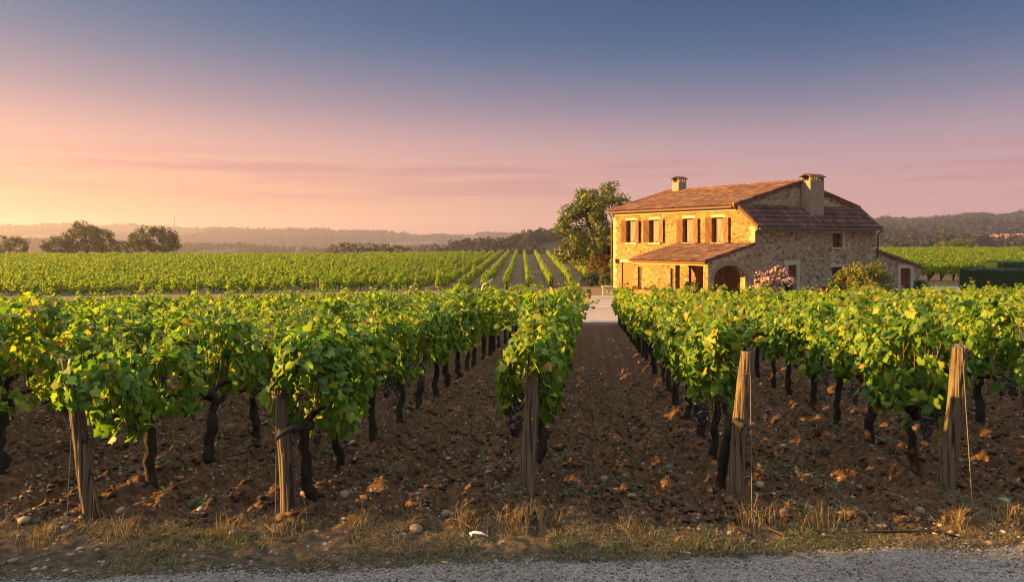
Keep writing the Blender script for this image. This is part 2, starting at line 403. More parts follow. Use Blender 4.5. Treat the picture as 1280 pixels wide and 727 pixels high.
M['pebble'] = pebble_mat('field_pebble', [(0.0, (0.10, 0.075, 0.055)), (0.5, (0.22, 0.165, 0.12)), (0.9, (0.34, 0.27, 0.20)), (1.0, (0.30, 0.12, 0.06))])
M['road_stone'] = pebble_mat('road_gravel_stone', [(0.0, (0.10, 0.088, 0.080)), (0.5, (0.20, 0.175, 0.155)), (1.0, (0.33, 0.285, 0.25))])
def road_mat():
    m = new_mat('road_gravel'); t = NT(m); o = t.coord()
    v = t.n('ShaderNodeTexVoronoi', {'Vector': o, 'Scale': 75.0}); s = t.n('ShaderNodeSeparateColor', {0: v.outputs['Color']})
    c = t.rgb([(0.0, (0.088, 0.072, 0.061)), (0.5, (0.172, 0.142, 0.121)), (1.0, (0.32, 0.268, 0.228))], s.outputs[1])
    v2 = t.n('ShaderNodeTexVoronoi', {'Vector': o, 'Scale': 160.0}); s2 = t.n('ShaderNodeSeparateColor', {0: v2.outputs['Color']})
    c = t.mix(0.35, c, t.rgb([(0.0, (0.08, 0.07, 0.07)), (1.0, (0.34, 0.30, 0.28))], s2.outputs[0]))
    n = t.noise(1.2, 4, o); c = t.mix(1.0, c, t.rgb([(0.3, (0.72, 0.68, 0.64)), (0.7, (1.05, 1.02, 1.0))], n), 'MULTIPLY')
    h = t.math('SUBTRACT', 1.0, v.outputs['Distance'])
    t.finish(c, 0.9, t.bump(h, 0.8, 0.012), 0.2); return m
M['road'] = road_mat()
def slab_mat():
    m = new_mat('courtyard_concrete'); t = NT(m); o = t.coord()
    n = t.noise(0.8, 5, o); n2 = t.noise(30, 3, o)
    c = t.rgb([(0.3, (0.25, 0.19, 0.165)), (0.7, (0.34, 0.265, 0.23))], n)
    c = t.mix(t.math('MULTIPLY', n2, 0.4), c, (0.28, 0.22, 0.19))
    t.finish(c, 0.9, t.bump(n2, 0.3, 0.01), 0.2); return m
M['slab'] = slab_mat()
def grape_mat():
    m = new_mat('grape_skin'); t = NT(m); g = t.n('ShaderNodeNewGeometry')
    c = t.rgb([(0.0, (0.008, 0.007, 0.018)), (0.7, (0.022, 0.018, 0.045)), (1.0, (0.05, 0.025, 0.05))], g.outputs['Random Per Island'])
    t.finish(c, 0.45, None, 0.4); return m
M['grape'] = grape_mat()
def hill_mat(name, stops, sc):
    m = new_mat(name); t = NT(m); o = t.coord()
    n = t.noise(sc, 5, o, 0.6); t.finish(t.rgb(stops, n), 0.95, None, 0.05); return m
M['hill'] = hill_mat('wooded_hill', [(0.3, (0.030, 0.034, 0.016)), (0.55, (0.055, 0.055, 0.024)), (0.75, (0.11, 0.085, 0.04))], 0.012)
M['hill_field'] = hill_mat('ploughed_field', [(0.3, (0.30, 0.13, 0.07)), (0.7, (0.40, 0.19, 0.10))], 0.05)

# ------------------------------------------------------------------ ground
def gz(x, y):
    x = np.asarray(x, float); y = np.asarray(y, float)
    b = np.interp(y, [-100, 5.3, 6.2, 12, 20, 30.5, 34, 40, 48, 55, 80, 138, 160, 200, 320, 600, 5000],
                  [0, 0, -0.02, -0.33, -0.77, -1.35, -1.28, -1.05, -0.87, -0.95, -0.85, -0.38, -0.55, -2.4, -12, -30, -32])
    left = np.clip(-x - 2, 0, 34) * 0.015 * sstep(7, 14, y)
    b = b - left - 0.25 * sstep(44, 50, y) * (1 - sstep(0, 7, x)) * (1 - sstep(60, 138, y))
    b = b + 0.12 * sstep(60, 140, y) * sstep(15, 40, x) * (1 - sstep(160, 200, y))
    return b

ROWDIR = Vector((0.1125, 1, 0)).normalized()
ROWANG = -math.atan(0.1125)
ROW_X0 = [-4.12, -2.50, -0.517, 1.32, 3.25]

def axis(lo, hi, d, far, grow=1.12):
    a = list(np.arange(lo, hi, d)); s = d; p = hi
    while p < far[1]: a.append(p); s *= grow; p += s
    a.append(far[1]); s = d; p = lo - d; b = []
    while p > far[0]: b.append(p); s *= grow; p -= s
    b.append(far[0]); return np.array(b[::-1] + a)

def row_phase(x, y):
    return (x - 0.1125 * y + 0.517) / 1.84

def build_ground():
    xs = axis(-6.2, 7.6, 0.030, (-4200, 4200)); 
    ys = np.concatenate([axis(4.4, 9.0, 0.026, (-60, 9.0), 1.3), np.arange(9.03, 16, 0.06), np.arange(16.05, 34, 0.16),
                         np.arange(34.2, 60, 0.6), np.arange(61, 210, 2.0), np.geomspace(214, 4600, 40)])
    ys = np.unique(np.round(ys, 4))
    X, Y = np.meshgrid(xs, ys); Z = gz(X, Y)
    tilled = sstep(5.35, 5.9, Y + 0.25 * (fbm(X * 1.2, Y * 1.2, 5) - 0.5)) * (1 - sstep(29.8, 30.5, Y))
    ph = row_phase(X, Y); fr = ph - np.floor(ph)                     # 0 at a vine row, 0.5 mid-aisle
    fade = tilled * (1 - sstep(16, 30, Y) * 0.6)
    Z = Z + fade * (0.055 * np.cos(2 * pi * fr) + 0.058 * np.cos(2 * pi * fr * 4 + 0.6))
    near = (1 - sstep(14, 24, Y)) * (1 - sstep(8, 14, np.abs(X - 0.7)))
    d1 = fbm(X * 3.3, Y * 3.3, 21, 3) - 0.5
    d2 = 1 - np.abs(2 * fbm(X * 7.0, Y * 7.0, 31, 3) - 1)
    d3 = fbm(X * 15, Y * 15, 41, 2) - 0.5
    Z = Z + tilled * near * (0.13 * d1 + 0.11 * (d2 - 0.72) + 0.07 * d3)
    verge = (1 - tilled) * (Y < 6.5) * (Y > 4.4)
    Z = Z + verge * (0.06 * d1 + 0.05 * (d2 - 0.72) + 0.04 * d3) * sstep(4.6, 5.1, Y)
    Z = Z - 0.03 * (Y < 4.55)
    n, mth = X.shape
    V = np.stack([X.ravel(), Y.ravel(), Z.ravel()], 1)
    i = np.arange(n * mth).reshape(n, mth)
    F = np.stack([i[:-1, :-1].ravel(), i[:-1, 1:].ravel(), i[1:, 1:].ravel(), i[1:, :-1].ravel()], 1)
    me = np_mesh('ground', V, F)
    soil = np.array([0.104, 0.057, 0.031]); grassy = np.array([0.085, 0.062, 0.040]); lane = np.array([0.20, 0.14, 0.09])
    field = np.array([0.13, 0.095, 0.05]); far = np.array([0.09, 0.085, 0.04])
    C = np.zeros((n * mth, 4), np.float32); C[:, 3] = 1
    t = tilled.ravel()[:, None]; yy = Y.ravel()[:, None]
    c = grassy * (1 - t) + soil * t
    w = sstep(30, 31, yy); c = c * (1 - w) + lane * w
    w = sstep(48, 52, yy); c = c * (1 - w) + field * w
    w = sstep(170, 260, yy); c = c * (1 - w) + far * w
    C[:, :3] = c
    at_ = me.color_attributes.new('zone_col', 'FLOAT_COLOR', 'POINT'); at_.data.foreach_set('color', C.ravel())
    o = link('ground', me, M['soil'], None, True); tag(o, 'brown tilled stony soil under the vines reaching to the horizon', 'ground', kind='structure')
    global GX, GY, GZ; GX, GY, GZ = xs, ys, Z
    return o
build_ground()
def gsurf(x, y):
    """height of the modelled ground surface at points"""
    x = np.atleast_1d(np.asarray(x, float)); y = np.atleast_1d(np.asarray(y, float))
    i = np.clip(np.searchsorted(GX, x) - 1, 0, len(GX) - 2); j = np.clip(np.searchsorted(GY, y) - 1, 0, len(GY) - 2)
    fx = np.clip((x - GX[i]) / (GX[i + 1] - GX[i]), 0, 1); fy = np.clip((y - GY[j]) / (GY[j + 1] - GY[j]), 0, 1)
    return (GZ[j, i] * (1 - fx) + GZ[j, i + 1] * fx) * (1 - fy) + (GZ[j + 1, i] * (1 - fx) + GZ[j + 1, i + 1] * fx) * fy
def gs(x, y): return float(gsurf(x, y)[0])

def sheet(name, xs, yfun0, yfun1, ny, z, mat, rough=0.0, edge=None):
    V = []; nx = len(xs)
    xs = np.asarray(xs); Y0 = yfun0(xs); Y1 = yfun1(xs)
    T = np.linspace(0, 1, ny)[:, None]; X = np.repeat(xs[None, :], ny, 0); Y = Y0[None, :] * (1 - T) + Y1[None, :] * T
    Z = z(X, Y)
    if rough: Z = Z + rough * (fbm(X * 9, Y * 9, 77, 3) - 0.5)
    i = np.arange(nx * ny).reshape(ny, nx)
    F = np.stack([i[:-1, :-1].ravel(), i[:-1, 1:].ravel(), i[1:, 1:].ravel(), i[1:, :-1].ravel()], 1)
    return link(name, np_mesh(name, np.stack([X.ravel(), Y.ravel(), Z.ravel()], 1), F), mat, None, True)

def road_edge(x): return np.interp(x, [-60, -3.5, 0, 1.5, 4, 60], [4.55, 4.68, 4.92, 5.02, 5.22, 5.4]) + 0.10 * (fbm(x * 1.7, x * 0 + 3, 9) - 0.5) + 0.07 * (fbm(x * 9, x * 0 + 8, 10) - 0.5)
rx = np.concatenate([np.linspace(-60, -5, 30), np.arange(-4.95, 6, 0.025), np.linspace(6.05, 60, 30)])
def road_z(X, Y):
    e = road_edge(X) - Y
    return 0.034 * sstep(0.0, 0.16, e) - 0.05 * (1 - sstep(0, 0.03, e)) + 0.012 * (fbm(X * 2, Y * 2, 3) - 0.5) * sstep(0.02, 0.2, e)
rd = sheet('road', rx, lambda x: x * 0 + 0.2, road_edge, 90, road_z, M['road'], 0.012)
tag(rd, 'grey gravel road along the front of the vineyard', 'road', kind='structure')

def cz(X, Y): return gz(X, Y) + 0.03
pathx = np.linspace(1.2, 8.6, 20)
p = sheet('path', pathx, lambda x: 30.75 + 0.0 * x, lambda x: 36.0 + 0 * x, 8, cz, M['slab']); tag(p, 'pink concrete path leading from the vine aisle to the house', 'path', kind='structure')
p = sheet('courtyard', np.linspace(-2.5, 9.6, 30), lambda x: 36.06 + 0 * x, lambda x: 41.5 + 0.25 * (x - 3), 10, lambda X, Y: gz(X, Y) + 0.034, M['slab']); tag(p, 'pale concrete courtyard beside the farmhouse', 'courtyard', kind='structure')
p = sheet('driveway', np.linspace(25.6, 60, 20), lambda x: 41.0 + 0 * x, lambda x: 49 + 0 * x, 6, lambda X, Y: gz(X, Y) + 0.05, M['slab']); tag(p, 'pale gravel driveway behind the small outbuilding', 'driveway', kind='structure')

# ------------------------------------------------------------------ leaves
LEAF_HI_O = np.array([(0, 0.02), (0.13, -0.17), (0.35, -0.12), (0.50, 0.10), (0.39, 0.27), (0.55, 0.50), (0.34, 0.55), (0.24, 0.74), (0.0, 1.0),
                      (-0.24, 0.74), (-0.34, 0.55), (-0.55, 0.50), (-0.39, 0.27), (-0.50, 0.10), (-0.35, -0.12), (-0.13, -0.17)])
LEAF_HI_V = np.vstack([[(0, 0.32)], LEAF_HI_O]); LEAF_HI_F = np.array([(0, 1 + i, 1 + (i + 1) % 16) for i in range(16)])
LEAF_LO_V = np.array([(0, 0.0), (0.42, -0.05), (0.52, 0.5), (0, 1.0), (-0.52, 0.5), (-0.42, -0.05)]); LEAF_LO_F = np.array([(0, 1, 2), (0, 2, 3), (0, 3, 4), (0, 4, 5)])
LEAF_SM_V = np.array([(0, 0.0), (0.35, 0.45), (0, 1.0), (-0.35, 0.45)]); LEAF_SM_F = np.array([(0, 1, 2), (0, 2, 3)])
LEAF_BLADE_V = np.array([(0.5, 0.0), (0.0, 1.0), (-0.5, 0.0)]); LEAF_BLADE_F = np.array([(0, 1, 2)])

def leaves(P, nrm, tip, size, tv, tf, rng, fold=0.28, droop=0.30):
    """leaf blades: P positions, nrm normals, tip direction hint (all (n,3)), size (n,)"""
    n = len(P)
    nrm = nrm / (np.linalg.norm(nrm, axis=1, keepdims=True) + 1e-9)
    t = tip - nrm * np.sum(tip * nrm, 1, keepdims=True); t = t / (np.linalg.norm(t, axis=1, keepdims=True) + 1e-9)
    b = np.cross(t, nrm)
    u = tv[None, :, 0] * np.ones((n, 1)); v = tv[None, :, 1] * np.ones((n, 1))
    fo = fold * rng.uniform(0.2, 1.6, (n, 1)); dr = droop * rng.uniform(-0.3, 1.5, (n, 1)); tw = rng.uniform(-0.35, 0.35, (n, 1))
    w = -np.abs(u) * fo - dr * v * v + tw * u * v
    s = size[:, None]
    V = P[:, None, :] + (u * s)[..., None] * b[:, None, :] + ((v - 0.1) * s)[..., None] * t[:, None, :] + (w * s)[..., None] * nrm[:, None, :]
    k = len(tv); F = (tf[None] + (np.arange(n) * k)[:, None, None]).reshape(-1, 3)
    return V.reshape(-1, 3), F

def runit(n, rng):
    v = rng.normal(size=(n, 3)); return v / np.linalg.norm(v, axis=1, keepdims=True)

def vine_leaf_points(n, rng, y0=-0.56, y1=0.56, zlo=0.66, zhi=1.52, half=0.27, end=None):
    """points for a trained vine: a ragged leafy wall along local Y"""
    seed = int(rng.integers(1000))
    y = rng.uniform(y0, y1, n)
    top = zhi + 0.26 * (fbm(y * 2.6 + 40, y * 0 + seed, seed, 2) - 0.5) * 2
    bot = zlo + 0.22 * (fbm(y * 3.1 + 10, y * 0 + seed + 3, seed, 2) - 0.5) * 2
    h = rng.beta(1.25, 1.15, n); z = bot + (top - bot) * h
    prof = np.interp(h, [0, 0.25, 0.6, 0.85, 1.0], [0.65, 1.0, 0.95, 0.7, 0.35])
    lump = 0.7 + 0.7 * fbm(y * 3 + 3, z * 3, seed + 9, 2)
    side = np.where(rng.random(n) < 0.5, -1.0, 1.0)
    r = np.sqrt(rng.uniform(0.12, 1.0, n)) * half * prof * lump
    x = side * r
    if end is not None:
        e = (y - (y0 + end)) / end; m = e < 0; x[m] *= np.sqrt(np.clip(1 - e[m] ** 2, 0.05, 1))
    if end is not None: z = z + 0.42 * np.clip((y0 + end - y) / end, 0, 1) * (1 - h)
    P = np.stack([x, y, z], 1)
    out = np.stack([side * (0.55 + r / half), 0.25 * rng.normal(size=n), 0.25 + 0.9 * np.clip(h - 0.4, 0, 1)], 1)
    if end is not None: out[:, 1] -= 1.1 * np.clip((y0 + end - y) / end, 0, 1)
    nrm = out / np.linalg.norm(out, axis=1, keepdims=True) + 0.75 * runit(n, rng)
    tip = np.tile(np.array([0, 0, -1.0]), (n, 1)) + 0.95 * runit(n, rng) + 0.3 * out
    kp = fbm(y * 2.4 + seed, z * 2.4, seed + 21, 2) > 0.40
    return P[kp], nrm[kp], tip[kp]

def vine_shoots(rng, y0, y1, k, zhi, per=9, length=(0.25, 0.62)):
    """upright and sprawling shoots with leaves along them; returns leaf arrays and stem paths"""
    Ps = []; Ns = []; Ts = []; Ss = []; stems = []
    for i in range(k):
        b = np.array([rng.normal() * 0.08, rng.uniform(y0, y1), zhi - 0.22])
        d = np.array([rng.normal() * 0.55, rng.normal() * 0.45, rng.uniform(0.5, 1.1)]); d /= np.linalg.norm(d)
        L = rng.uniform(*length) + 0.2; pts = []
        for q in range(per + 1):
            f = q / per
            pts.append(b + d * L * f + np.array([0, 0, -0.22 * L * f * f]))
        stems.append(pts)
        for q in range(2, per + 1):
            s = 1 if q % 2 else -1; f = q / per
            pr = np.cross(d, [0, 0, 1.0]) * s + 0.3 * rng.normal(size=3)
            Ps.append(pts[q] + pr * 0.05); Ns.append(np.array([0, 0, 0.9]) + 0.6 * pr + 0.5 * rng.normal(size=3)); Ts.append(pr + np.array([0, 0, -0.5]))
            Ss.append(0.098 * (1.05 - 0.55 * f) * rng.uniform(0.85, 1.15))
    if not Ps: return np.zeros((0, 3)), np.zeros((0, 3)), np.zeros((0, 3)), np.zeros(0), stems
    return np.array(Ps), np.array(Ns), np.array(Ts), np.array(Ss), stems

def foliage_mesh(name, rng, n, hi=True, y0=-0.56, y1=0.56, zlo=0.66, zhi=1.52, half=0.27, end=None, size=(0.05, 0.108), shoots=4):
    P, N, T = vine_leaf_points(n, rng, y0, y1, zlo, zhi, half, end)
    S = rng.uniform(size[0], size[1], len(P))
    p2, n2, t2, s2, stems = vine_shoots(rng, y0 + 0.1, y1, shoots, zhi)
    if not hi: s2 = s2 * 1.25
    P = np.vstack([P, p2]); N = np.vstack([N, n2]); T = np.vstack([T, t2]); S = np.concatenate([S, s2])
    tv, tf = (LEAF_HI_V, LEAF_HI_F) if hi else (LEAF_LO_V, LEAF_LO_F)
    V, F = leaves(P, N, T, S, tv, tf, rng)
    me = np_mesh(name, V, F); me.materials.append(M['vine_leaf'] if hi else M['field_leaf'])
    return me, stems

def trunk_mb(rng, lean=0.0, arms=True, hi=True, h=0.66):
    mb = MB(); n = 9 if hi else 6; k = 9 if hi else 4
    lx, ly = rng.normal() * 0.05, rng.normal() * 0.07 + lean
    r0 = rng.uniform(0.036, 0.048); pts = []; rr = []
    for i in range(k):
        f = i / (k - 1); wob = 0.018 * (1 if hi else 0)
        pts.append((lx * f + rng.normal() * wob, ly * f + rng.normal() * wob, -0.06 + (h + 0.06) * f))
        rr.append(r0 * (1.25 - 0.35 * f + (0.45 if f > 0.88 else 0)) * rng.uniform(0.88, 1.14))
    mb.tube(pts, rr, n, 0.14 if hi else 0)
    top = Vector(pts[-1])
    if hi:
        for q in range(3):                                            # the knobbly head
            c = top + Vector((rng.normal() * 0.03, rng.normal() * 0.05, rng.normal() * 0.02))
            mb.tube([c - Vector((0, 0.05, 0.01)), c, c + Vector((0, 0.05, 0.012))], [0.02, r0 * 1.05, 0.018], 7, 0.25)
    if arms:
        for s in (-1, 1):
            L = rng.uniform(0.36, 0.5); a = []; ra = []
            for i in range(7 if hi else 3):
                f = i / (6 if hi else 2)
                a.append(top + Vector((rng.normal() * 0.012, s * L * f, 0.10 * f * (1.6 - f) + rng.normal() * 0.012))); ra.append(r0 * (0.85 - 0.45 * f) * rng.uniform(0.85, 1.2))
            mb.tube(a, ra, n - 2, 0.15 if hi else 0)
    return mb, top

def cane_mb(rng, stems, y0, y1, zhi, top, hi=True):
    mb = MB(); k = 7 if hi else 0
    for i in range(k):
        y = y0 + (y1 - y0) * (i + 0.5) / k; b = Vector((rng.normal() * 0.02, y * 0.85, 0.72)); pts = []
        for q in range(5):
            f = q / 4; pts.append(b + Vector((rng.normal() * 0.03, rng.normal() * 0.03 + 0.15 * y * f, (zhi - 0.75) * f)))
        mb.tube(pts, [0.0055, 0.005, 0.0045, 0.004, 0.003], 5, 0, False)
    for st in stems: mb.tube([Vector(p) for p in st], [0.0035] * (len(st) - 1) + [0.0015], 4, 0, False)
    return mb

def ico(sub):
    bm = bmesh.new(); bmesh.ops.create_icosphere(bm, subdivisions=sub, radius=1.0)
    V = np.array([v.co[:] for v in bm.verts]); F = np.array([[v.index for v in f.verts] for f in bm.faces]); bm.free(); return V, F
ICO1 = ico(1); ICO2 = ico(2)
def cluster_mesh(rng, L=0.19, W=0.058, n=75):
    c = []; i = 0
    while len(c) < n and i < 5000:
        i += 1; f = rng.random(); w = W * (np.interp(f, [0, 0.2, 0.6, 1], [0.6, 1.0, 0.75, 0.22])); a = rng.uniform(0, 2 * pi); r = w * sqrt(rng.uniform(0.05, 1))
        q = np.array([r * cos(a), r * sin(a), -f * L])
        if all(np.sum((q - d) ** 2) > 0.0125 ** 2 for d in c): c.append(q)
    c = np.array(c); V, F = ICO1; n = len(c); rad = rng.uniform(0.0075, 0.0095, n)
    VV = (c[:, None, :] + V[None] * rad[:, None, None]).reshape(-1, 3); FF = (F[None] + (np.arange(n) * len(V))[:, None, None]).reshape(-1, 3)
    me = np_mesh('grape_cluster', VV, FF); me.materials.append(M['grape']); me.polygons.foreach_set('use_smooth', np.ones(len(me.polygons), bool)); return me

# ------------------------------------------------------------------ vine prototypes (mesh data shared by the copies)
HI = []; LO = []; CL = []
for i in range(9):
    rg = np.random.default_rng(100 + i)
    fo, st = foliage_mesh('foliage', rg, 820, True, zhi=1.40 + 0.06 * rg.normal(), half=0.25, shoots=11)
    tm, top = trunk_mb(rg); tme = tm.mesh('trunk'); tme.materials.append(M['vine_bark'])
    tme.polygons.foreach_set('use_smooth', np.ones(len(tme.polygons), bool))
    cme = cane_mb(rg, st, -0.5, 0.5, 1.45, top).mesh('cane'); cme.materials.append(M['shoot'])
    HI.append((fo, tme, cme))
for i in range(6):
    rg = np.random.default_rng(300 + i)
    fo, st = foliage_mesh('foliage', rg, 320, False, zhi=1.48 + 0.05 * rg.normal(), size=(0.10, 0.155), shoots=3)
    tm, top = trunk_mb(rg, hi=False); tme = tm.mesh('trunk'); tme.materials.append(M['vine_bark'])
    LO.append((fo, tme))
for i in range(3): CL.append(cluster_mesh(np.random.default_rng(500 + i), 0.17 + 0.03 * i, 0.055 + 0.006 * i, 70 + 12 * i))

NUM = 'first second third fourth fifth sixth seventh eighth ninth tenth eleventh twelfth thirteenth fourteenth fifteenth sixteenth seventeenth eighteenth nineteenth twentieth'.split()
NUM += ['twenty-' + w for w in NUM[:9]] + ['thirtieth'] + ['thirty-' + w for w in NUM[:9]]
POSTDESC = ['the leaning leftmost post', 'the leaf-topped post left of centre', 'the leaf-wrapped central post', 'the thick post right of the aisle', 'the bare rightmost post']
rows = []                                     # (x at y=0, first vine y, description)
for k in range(13, 0, -1):
    rows.append((-4.12 - 1.80 * k, 6.8 + 0.1 * (k % 3), 'the %s row left of the leftmost post' % NUM[k - 1], None))
for k in range(5): rows.append((ROW_X0[k], [6.35, 5.85, 7.0, 6.25, 6.75][k], 'the row behind ' + POSTDESC[k], k))
for k in range(1, 11): rows.append((3.25 + 1.84 * k, 6.8 + 0.1 * (k % 3), 'the %s row right of the rightmost post' % NUM[k - 1], None))

cands = []
vr = np.random.default_rng(77)
for ri, (x0, ys, desc, pk) in enumerate(rows):
    y = ys; yend = 30.2 + 0.3 * vr.normal()
    idx = 0
    while y < yend:
        x = x0 + 0.1125 * y + vr.normal() * 0.02 + (0.13 if (pk == 1 and idx == 0) else 0) - (0.12 if (pk == 3 and idx == 0) else 0)
        px = 640 + FPX * x / y; inside = -50 < px < 1330
        if x0 > 1.3 and x > 4.9 and y > 29.5: pass
        cands.append(dict(row=ri, x=x, y=y, inside=inside, d=y, n=None)); idx += 1
        y += 1.03 + vr.normal() * 0.03
ins = sorted([c for c in cands if c['inside']], key=lambda c: c['d'])[:300]
for c in ins: c['single'] = True
REST = [c for c in cands if not c.get('single')]
cnt = {}
VG = 'grapevines in the rows in front of the house'
for c in ins:
    ri = c['row']; k = cnt.get(ri, 0); cnt[ri] = k + 1
    x0, ys, desc, pk = rows[ri]; y = c['y']; x = c['x']
    z = gs(x, y) if y < 16 else float(gz(x, y)) + 0.03
    lab = '%s grapevine from the road in %s' % (NUM[k], desc)
    flip = pi if vr.random() < 0.5 else 0.0
    v = thing('grapevine', lab, 'grapevine', (x, y, z), ROWANG + vr.normal() * 0.03, VG)
    sc = 1.0 + vr.normal() * 0.045
    if pk is None and ri < 13: sc *= 0.95
    if k == 0 and pk is not None:
        # the end vine of a row that shows its post: its own, fuller leaf wall reaching to the post
        rg = np.random.default_rng(900 + pk); reach = [-1.0, -0.36, -1.05, -0.05, -0.55][pk]
        fo, st = foliage_mesh('foliage', rg, [1150, 1050, 1400, 760, 1150][pk], True, y0=reach, y1=0.56, zlo=[0.68, 0.62, 0.66, 0.66, 0.62][pk], zhi=[1.30, 1.36, 1.46, 1.46, 1.50][pk],
                              half=[0.27, 0.34, 0.28, 0.28, 0.30][pk], end=0.35, shoots=13)
        tm, top = trunk_mb(rg, lean=[0.05, -0.12, 0, -0.05, 0][pk]); tme = tm.mesh('trunk'); tme.materials.append(M['vine_bark'])
        tme.polygons.foreach_set('use_smooth', np.ones(len(tme.polygons), bool))
        cme = cane_mb(rg, st, reach + 0.1, 0.5, 1.4, top).mesh('cane'); cme.materials.append(M['shoot'])
        parts = (fo, tme, cme); flip = 0.0; sc = 1.0
    elif y < 15: parts = HI[int(vr.integers(len(HI)))]
    else: parts = LO[int(vr.integers(len(LO)))]
    for nm, me in zip(('foliage', 'trunk', 'canes'), parts):
        o = bpy.data.objects.new(nm, me); COL.objects.link(o); o.parent = v; o.rotation_euler = (0, 0, flip); o.scale = (sc, 1.0, sc)
    if k == 0 and pk is not None:
        for (lx, ly, lz, s) in [[(0.10, -0.25, 0.80, 1.7)], [(0.16, 0.10, 0.78, 1.4)], [(-0.12, -0.80, 0.86, 1.7), (0.10, -0.5, 0.8, 1.3)], [(-0.14, -0.1, 0.84, 1.4)], [(-0.02, -0.30, 0.80, 1.7), (0.13, 0.2, 0.8, 1.3)]][pk]:
            o = bpy.data.objects.new('grape_cluster', CL[int(vr.integers(3))]); COL.objects.link(o); o.parent = v; o.location = (lx, ly, lz); o.rotation_euler = (0.1, 0.05, 1.0 + lx * 9); o.scale = (s, s, s)
    elif y < 12.5 and (vr.random() < 0.8):
        for q in range(1 + int(vr.random() < 0.6)):
            o = bpy.data.objects.new('grape_cluster', CL[int(vr.integers(3))]); COL.objects.link(o); o.parent = v
            o.location = (vr.choice([-1, 1]) * vr.uniform(0.06, 0.16), vr.uniform(-0.42, 0.42), vr.uniform(0.66, 0.78)); o.rotation_euler = (vr.normal() * 0.1, vr.normal() * 0.1, vr.uniform(0, 6))
            s = vr.uniform(1.0, 1.35); o.scale = (s, s, s)

# ------------------------------------------------------------------ the rest of the vines: one mass
lo_objs = []                                  # two vines of the mass kind lend their meshes: take the parts of placed vines
lo_src = {}
for o in COL.objects:
    if o.parent and o.name.split('.')[0] in ('foliage', 'trunk'):
        for i, (f_, t_) in enumerate(LO):
            if o.data is f_: lo_src.setdefault(i, {})['f'] = o
            if o.data is t_: lo_src.setdefault(i, {})['t'] = o
pts = []; rots = []; scl = []; var = []
def put(x, y, rz, s, zoff=0.0):
    pts.append((x, y, float(gz(x, y)) + 0.02 + zoff)); rots.append((0, 0, rz)); scl.append(s); var.append(int(vr.integers(len(LO))))
for c in REST: put(c['x'], c['y'], ROWANG + (pi if vr.random() < 0.5 else 0), (1.0, 1.0, 0.97 + 0.05 * vr.normal()))
# the field behind the lane, rows running straight away from the lane
FA = -math.atan(0.0145)
for i, x0 in enumerate(np.arange(-124, 9.6, 1.66)):
    ystart = 50.0 + 0.35 * vr.normal() + (6 if x0 > 5.5 else 0) + (3 * max(0, x0 - 2) if x0 > 2 else 0)
    yend = 150 + 5 * sin(i * 0.7) 
    y = max(ystart, (-x0) / 0.80)
    while y < yend:
        x = x0 + 0.0145 * y + (0.012 * max(0, x0 - 1) * (y - 50) * 0.5 if x0 > 1 else 0)
        if vr.random() > 0.04: put(x, y, FA + (pi if vr.random() < 0.5 else 0), (0.66, 1.04, 0.78 + 0.10 * vr.normal()), -0.30)
        y += 1.08 if y < 100 else 1.3
# the field behind the outbuilding on the right: rows across and away
for i, y0 in enumerate(np.arange(57, 150, 1.9)):
    x = 22.0 + 0.12 * (y0 - 57)
    while x < y0 * 0.84 + 4:
        if vr.random() > 0.01: put(x, y0 + 0.06 * (x - 30), R(-90) + R(4) + (pi if vr.random() < 0.5 else 0), (1.0, 1.06, 0.95 + 0.06 * vr.normal()))
        x += 1.08
me = bpy.data.meshes.new('vineyard_rows'); me.vertices.add(len(pts)); me.vertices.foreach_set('co', np.array(pts, np.float32).ravel())
for nm, typ, arr, key in (('rot', 'FLOAT_VECTOR', rots, 'vector'), ('scl', 'FLOAT_VECTOR', scl, 'vector')):
    a = me.attributes.new(nm, typ, 'POINT'); a.data.foreach_set(key, np.array(arr, np.float32).ravel())
a = me.attributes.new('variant', 'INT', 'POINT'); a.data.foreach_set('value', np.array(var, np.int32))
vo = bpy.data.objects.new('vineyard_rows', me); COL.objects.link(vo)
tag(vo, 'green vine rows filling the far fields and the back of the front block', 'vineyard', kind='stuff')
ng = bpy.data.node_groups.new('scatter_vines', 'GeometryNodeTree')
ng.interface.new_socket('Geometry', in_out='INPUT', socket_type='NodeSocketGeometry'); ng.interface.new_socket('Geometry', in_out='OUTPUT', socket_type='NodeSocketGeometry')
gi = ng.nodes.new('NodeGroupInput'); go = ng.nodes.new('NodeGroupOutput'); jn = ng.nodes.new('GeometryNodeJoinGeometry')
def named(nm, typ):
    n = ng.nodes.new('GeometryNodeInputNamedAttribute'); n.data_type = typ; n.inputs[0].default_value = nm; return [s for s in n.outputs if s.enabled][0]
na_v, na_r, na_s = named('variant', 'INT'), named('rot', 'FLOAT_VECTOR'), named('scl', 'FLOAT_VECTOR')
e2r = ng.nodes.new('FunctionNodeEulerToRotation'); ng.links.new(na_r, e2r.inputs[0])
for i, d in lo_src.items():
    cmp_ = ng.nodes.new('FunctionNodeCompare'); cmp_.data_type = 'INT'; cmp_.operation = 'EQUAL'
    ii = [s for s in cmp_.inputs if s.type == 'INT']; ng.links.new(na_v, ii[0]); ii[1].default_value = i
    for key in ('f', 't'):
        oi = ng.nodes.new('GeometryNodeObjectInfo'); oi.inputs['Object'].default_value = d[key]; oi.inputs['As Instance'].default_value = True
        ip = ng.nodes.new('GeometryNodeInstanceOnPoints')
        ng.links.new(gi.outputs[0], ip.inputs['Points']); ng.links.new(cmp_.outputs[0], ip.inputs['Selection']); ng.links.new(oi.outputs['Geometry'], ip.inputs['Instance'])
        ng.links.new(e2r.outputs[0], ip.inputs['Rotation']); ng.links.new(na_s, ip.inputs['Scale']); ng.links.new(ip.outputs[0], jn.inputs[0])
ng.links.new(jn.outputs[0], go.inputs[0])
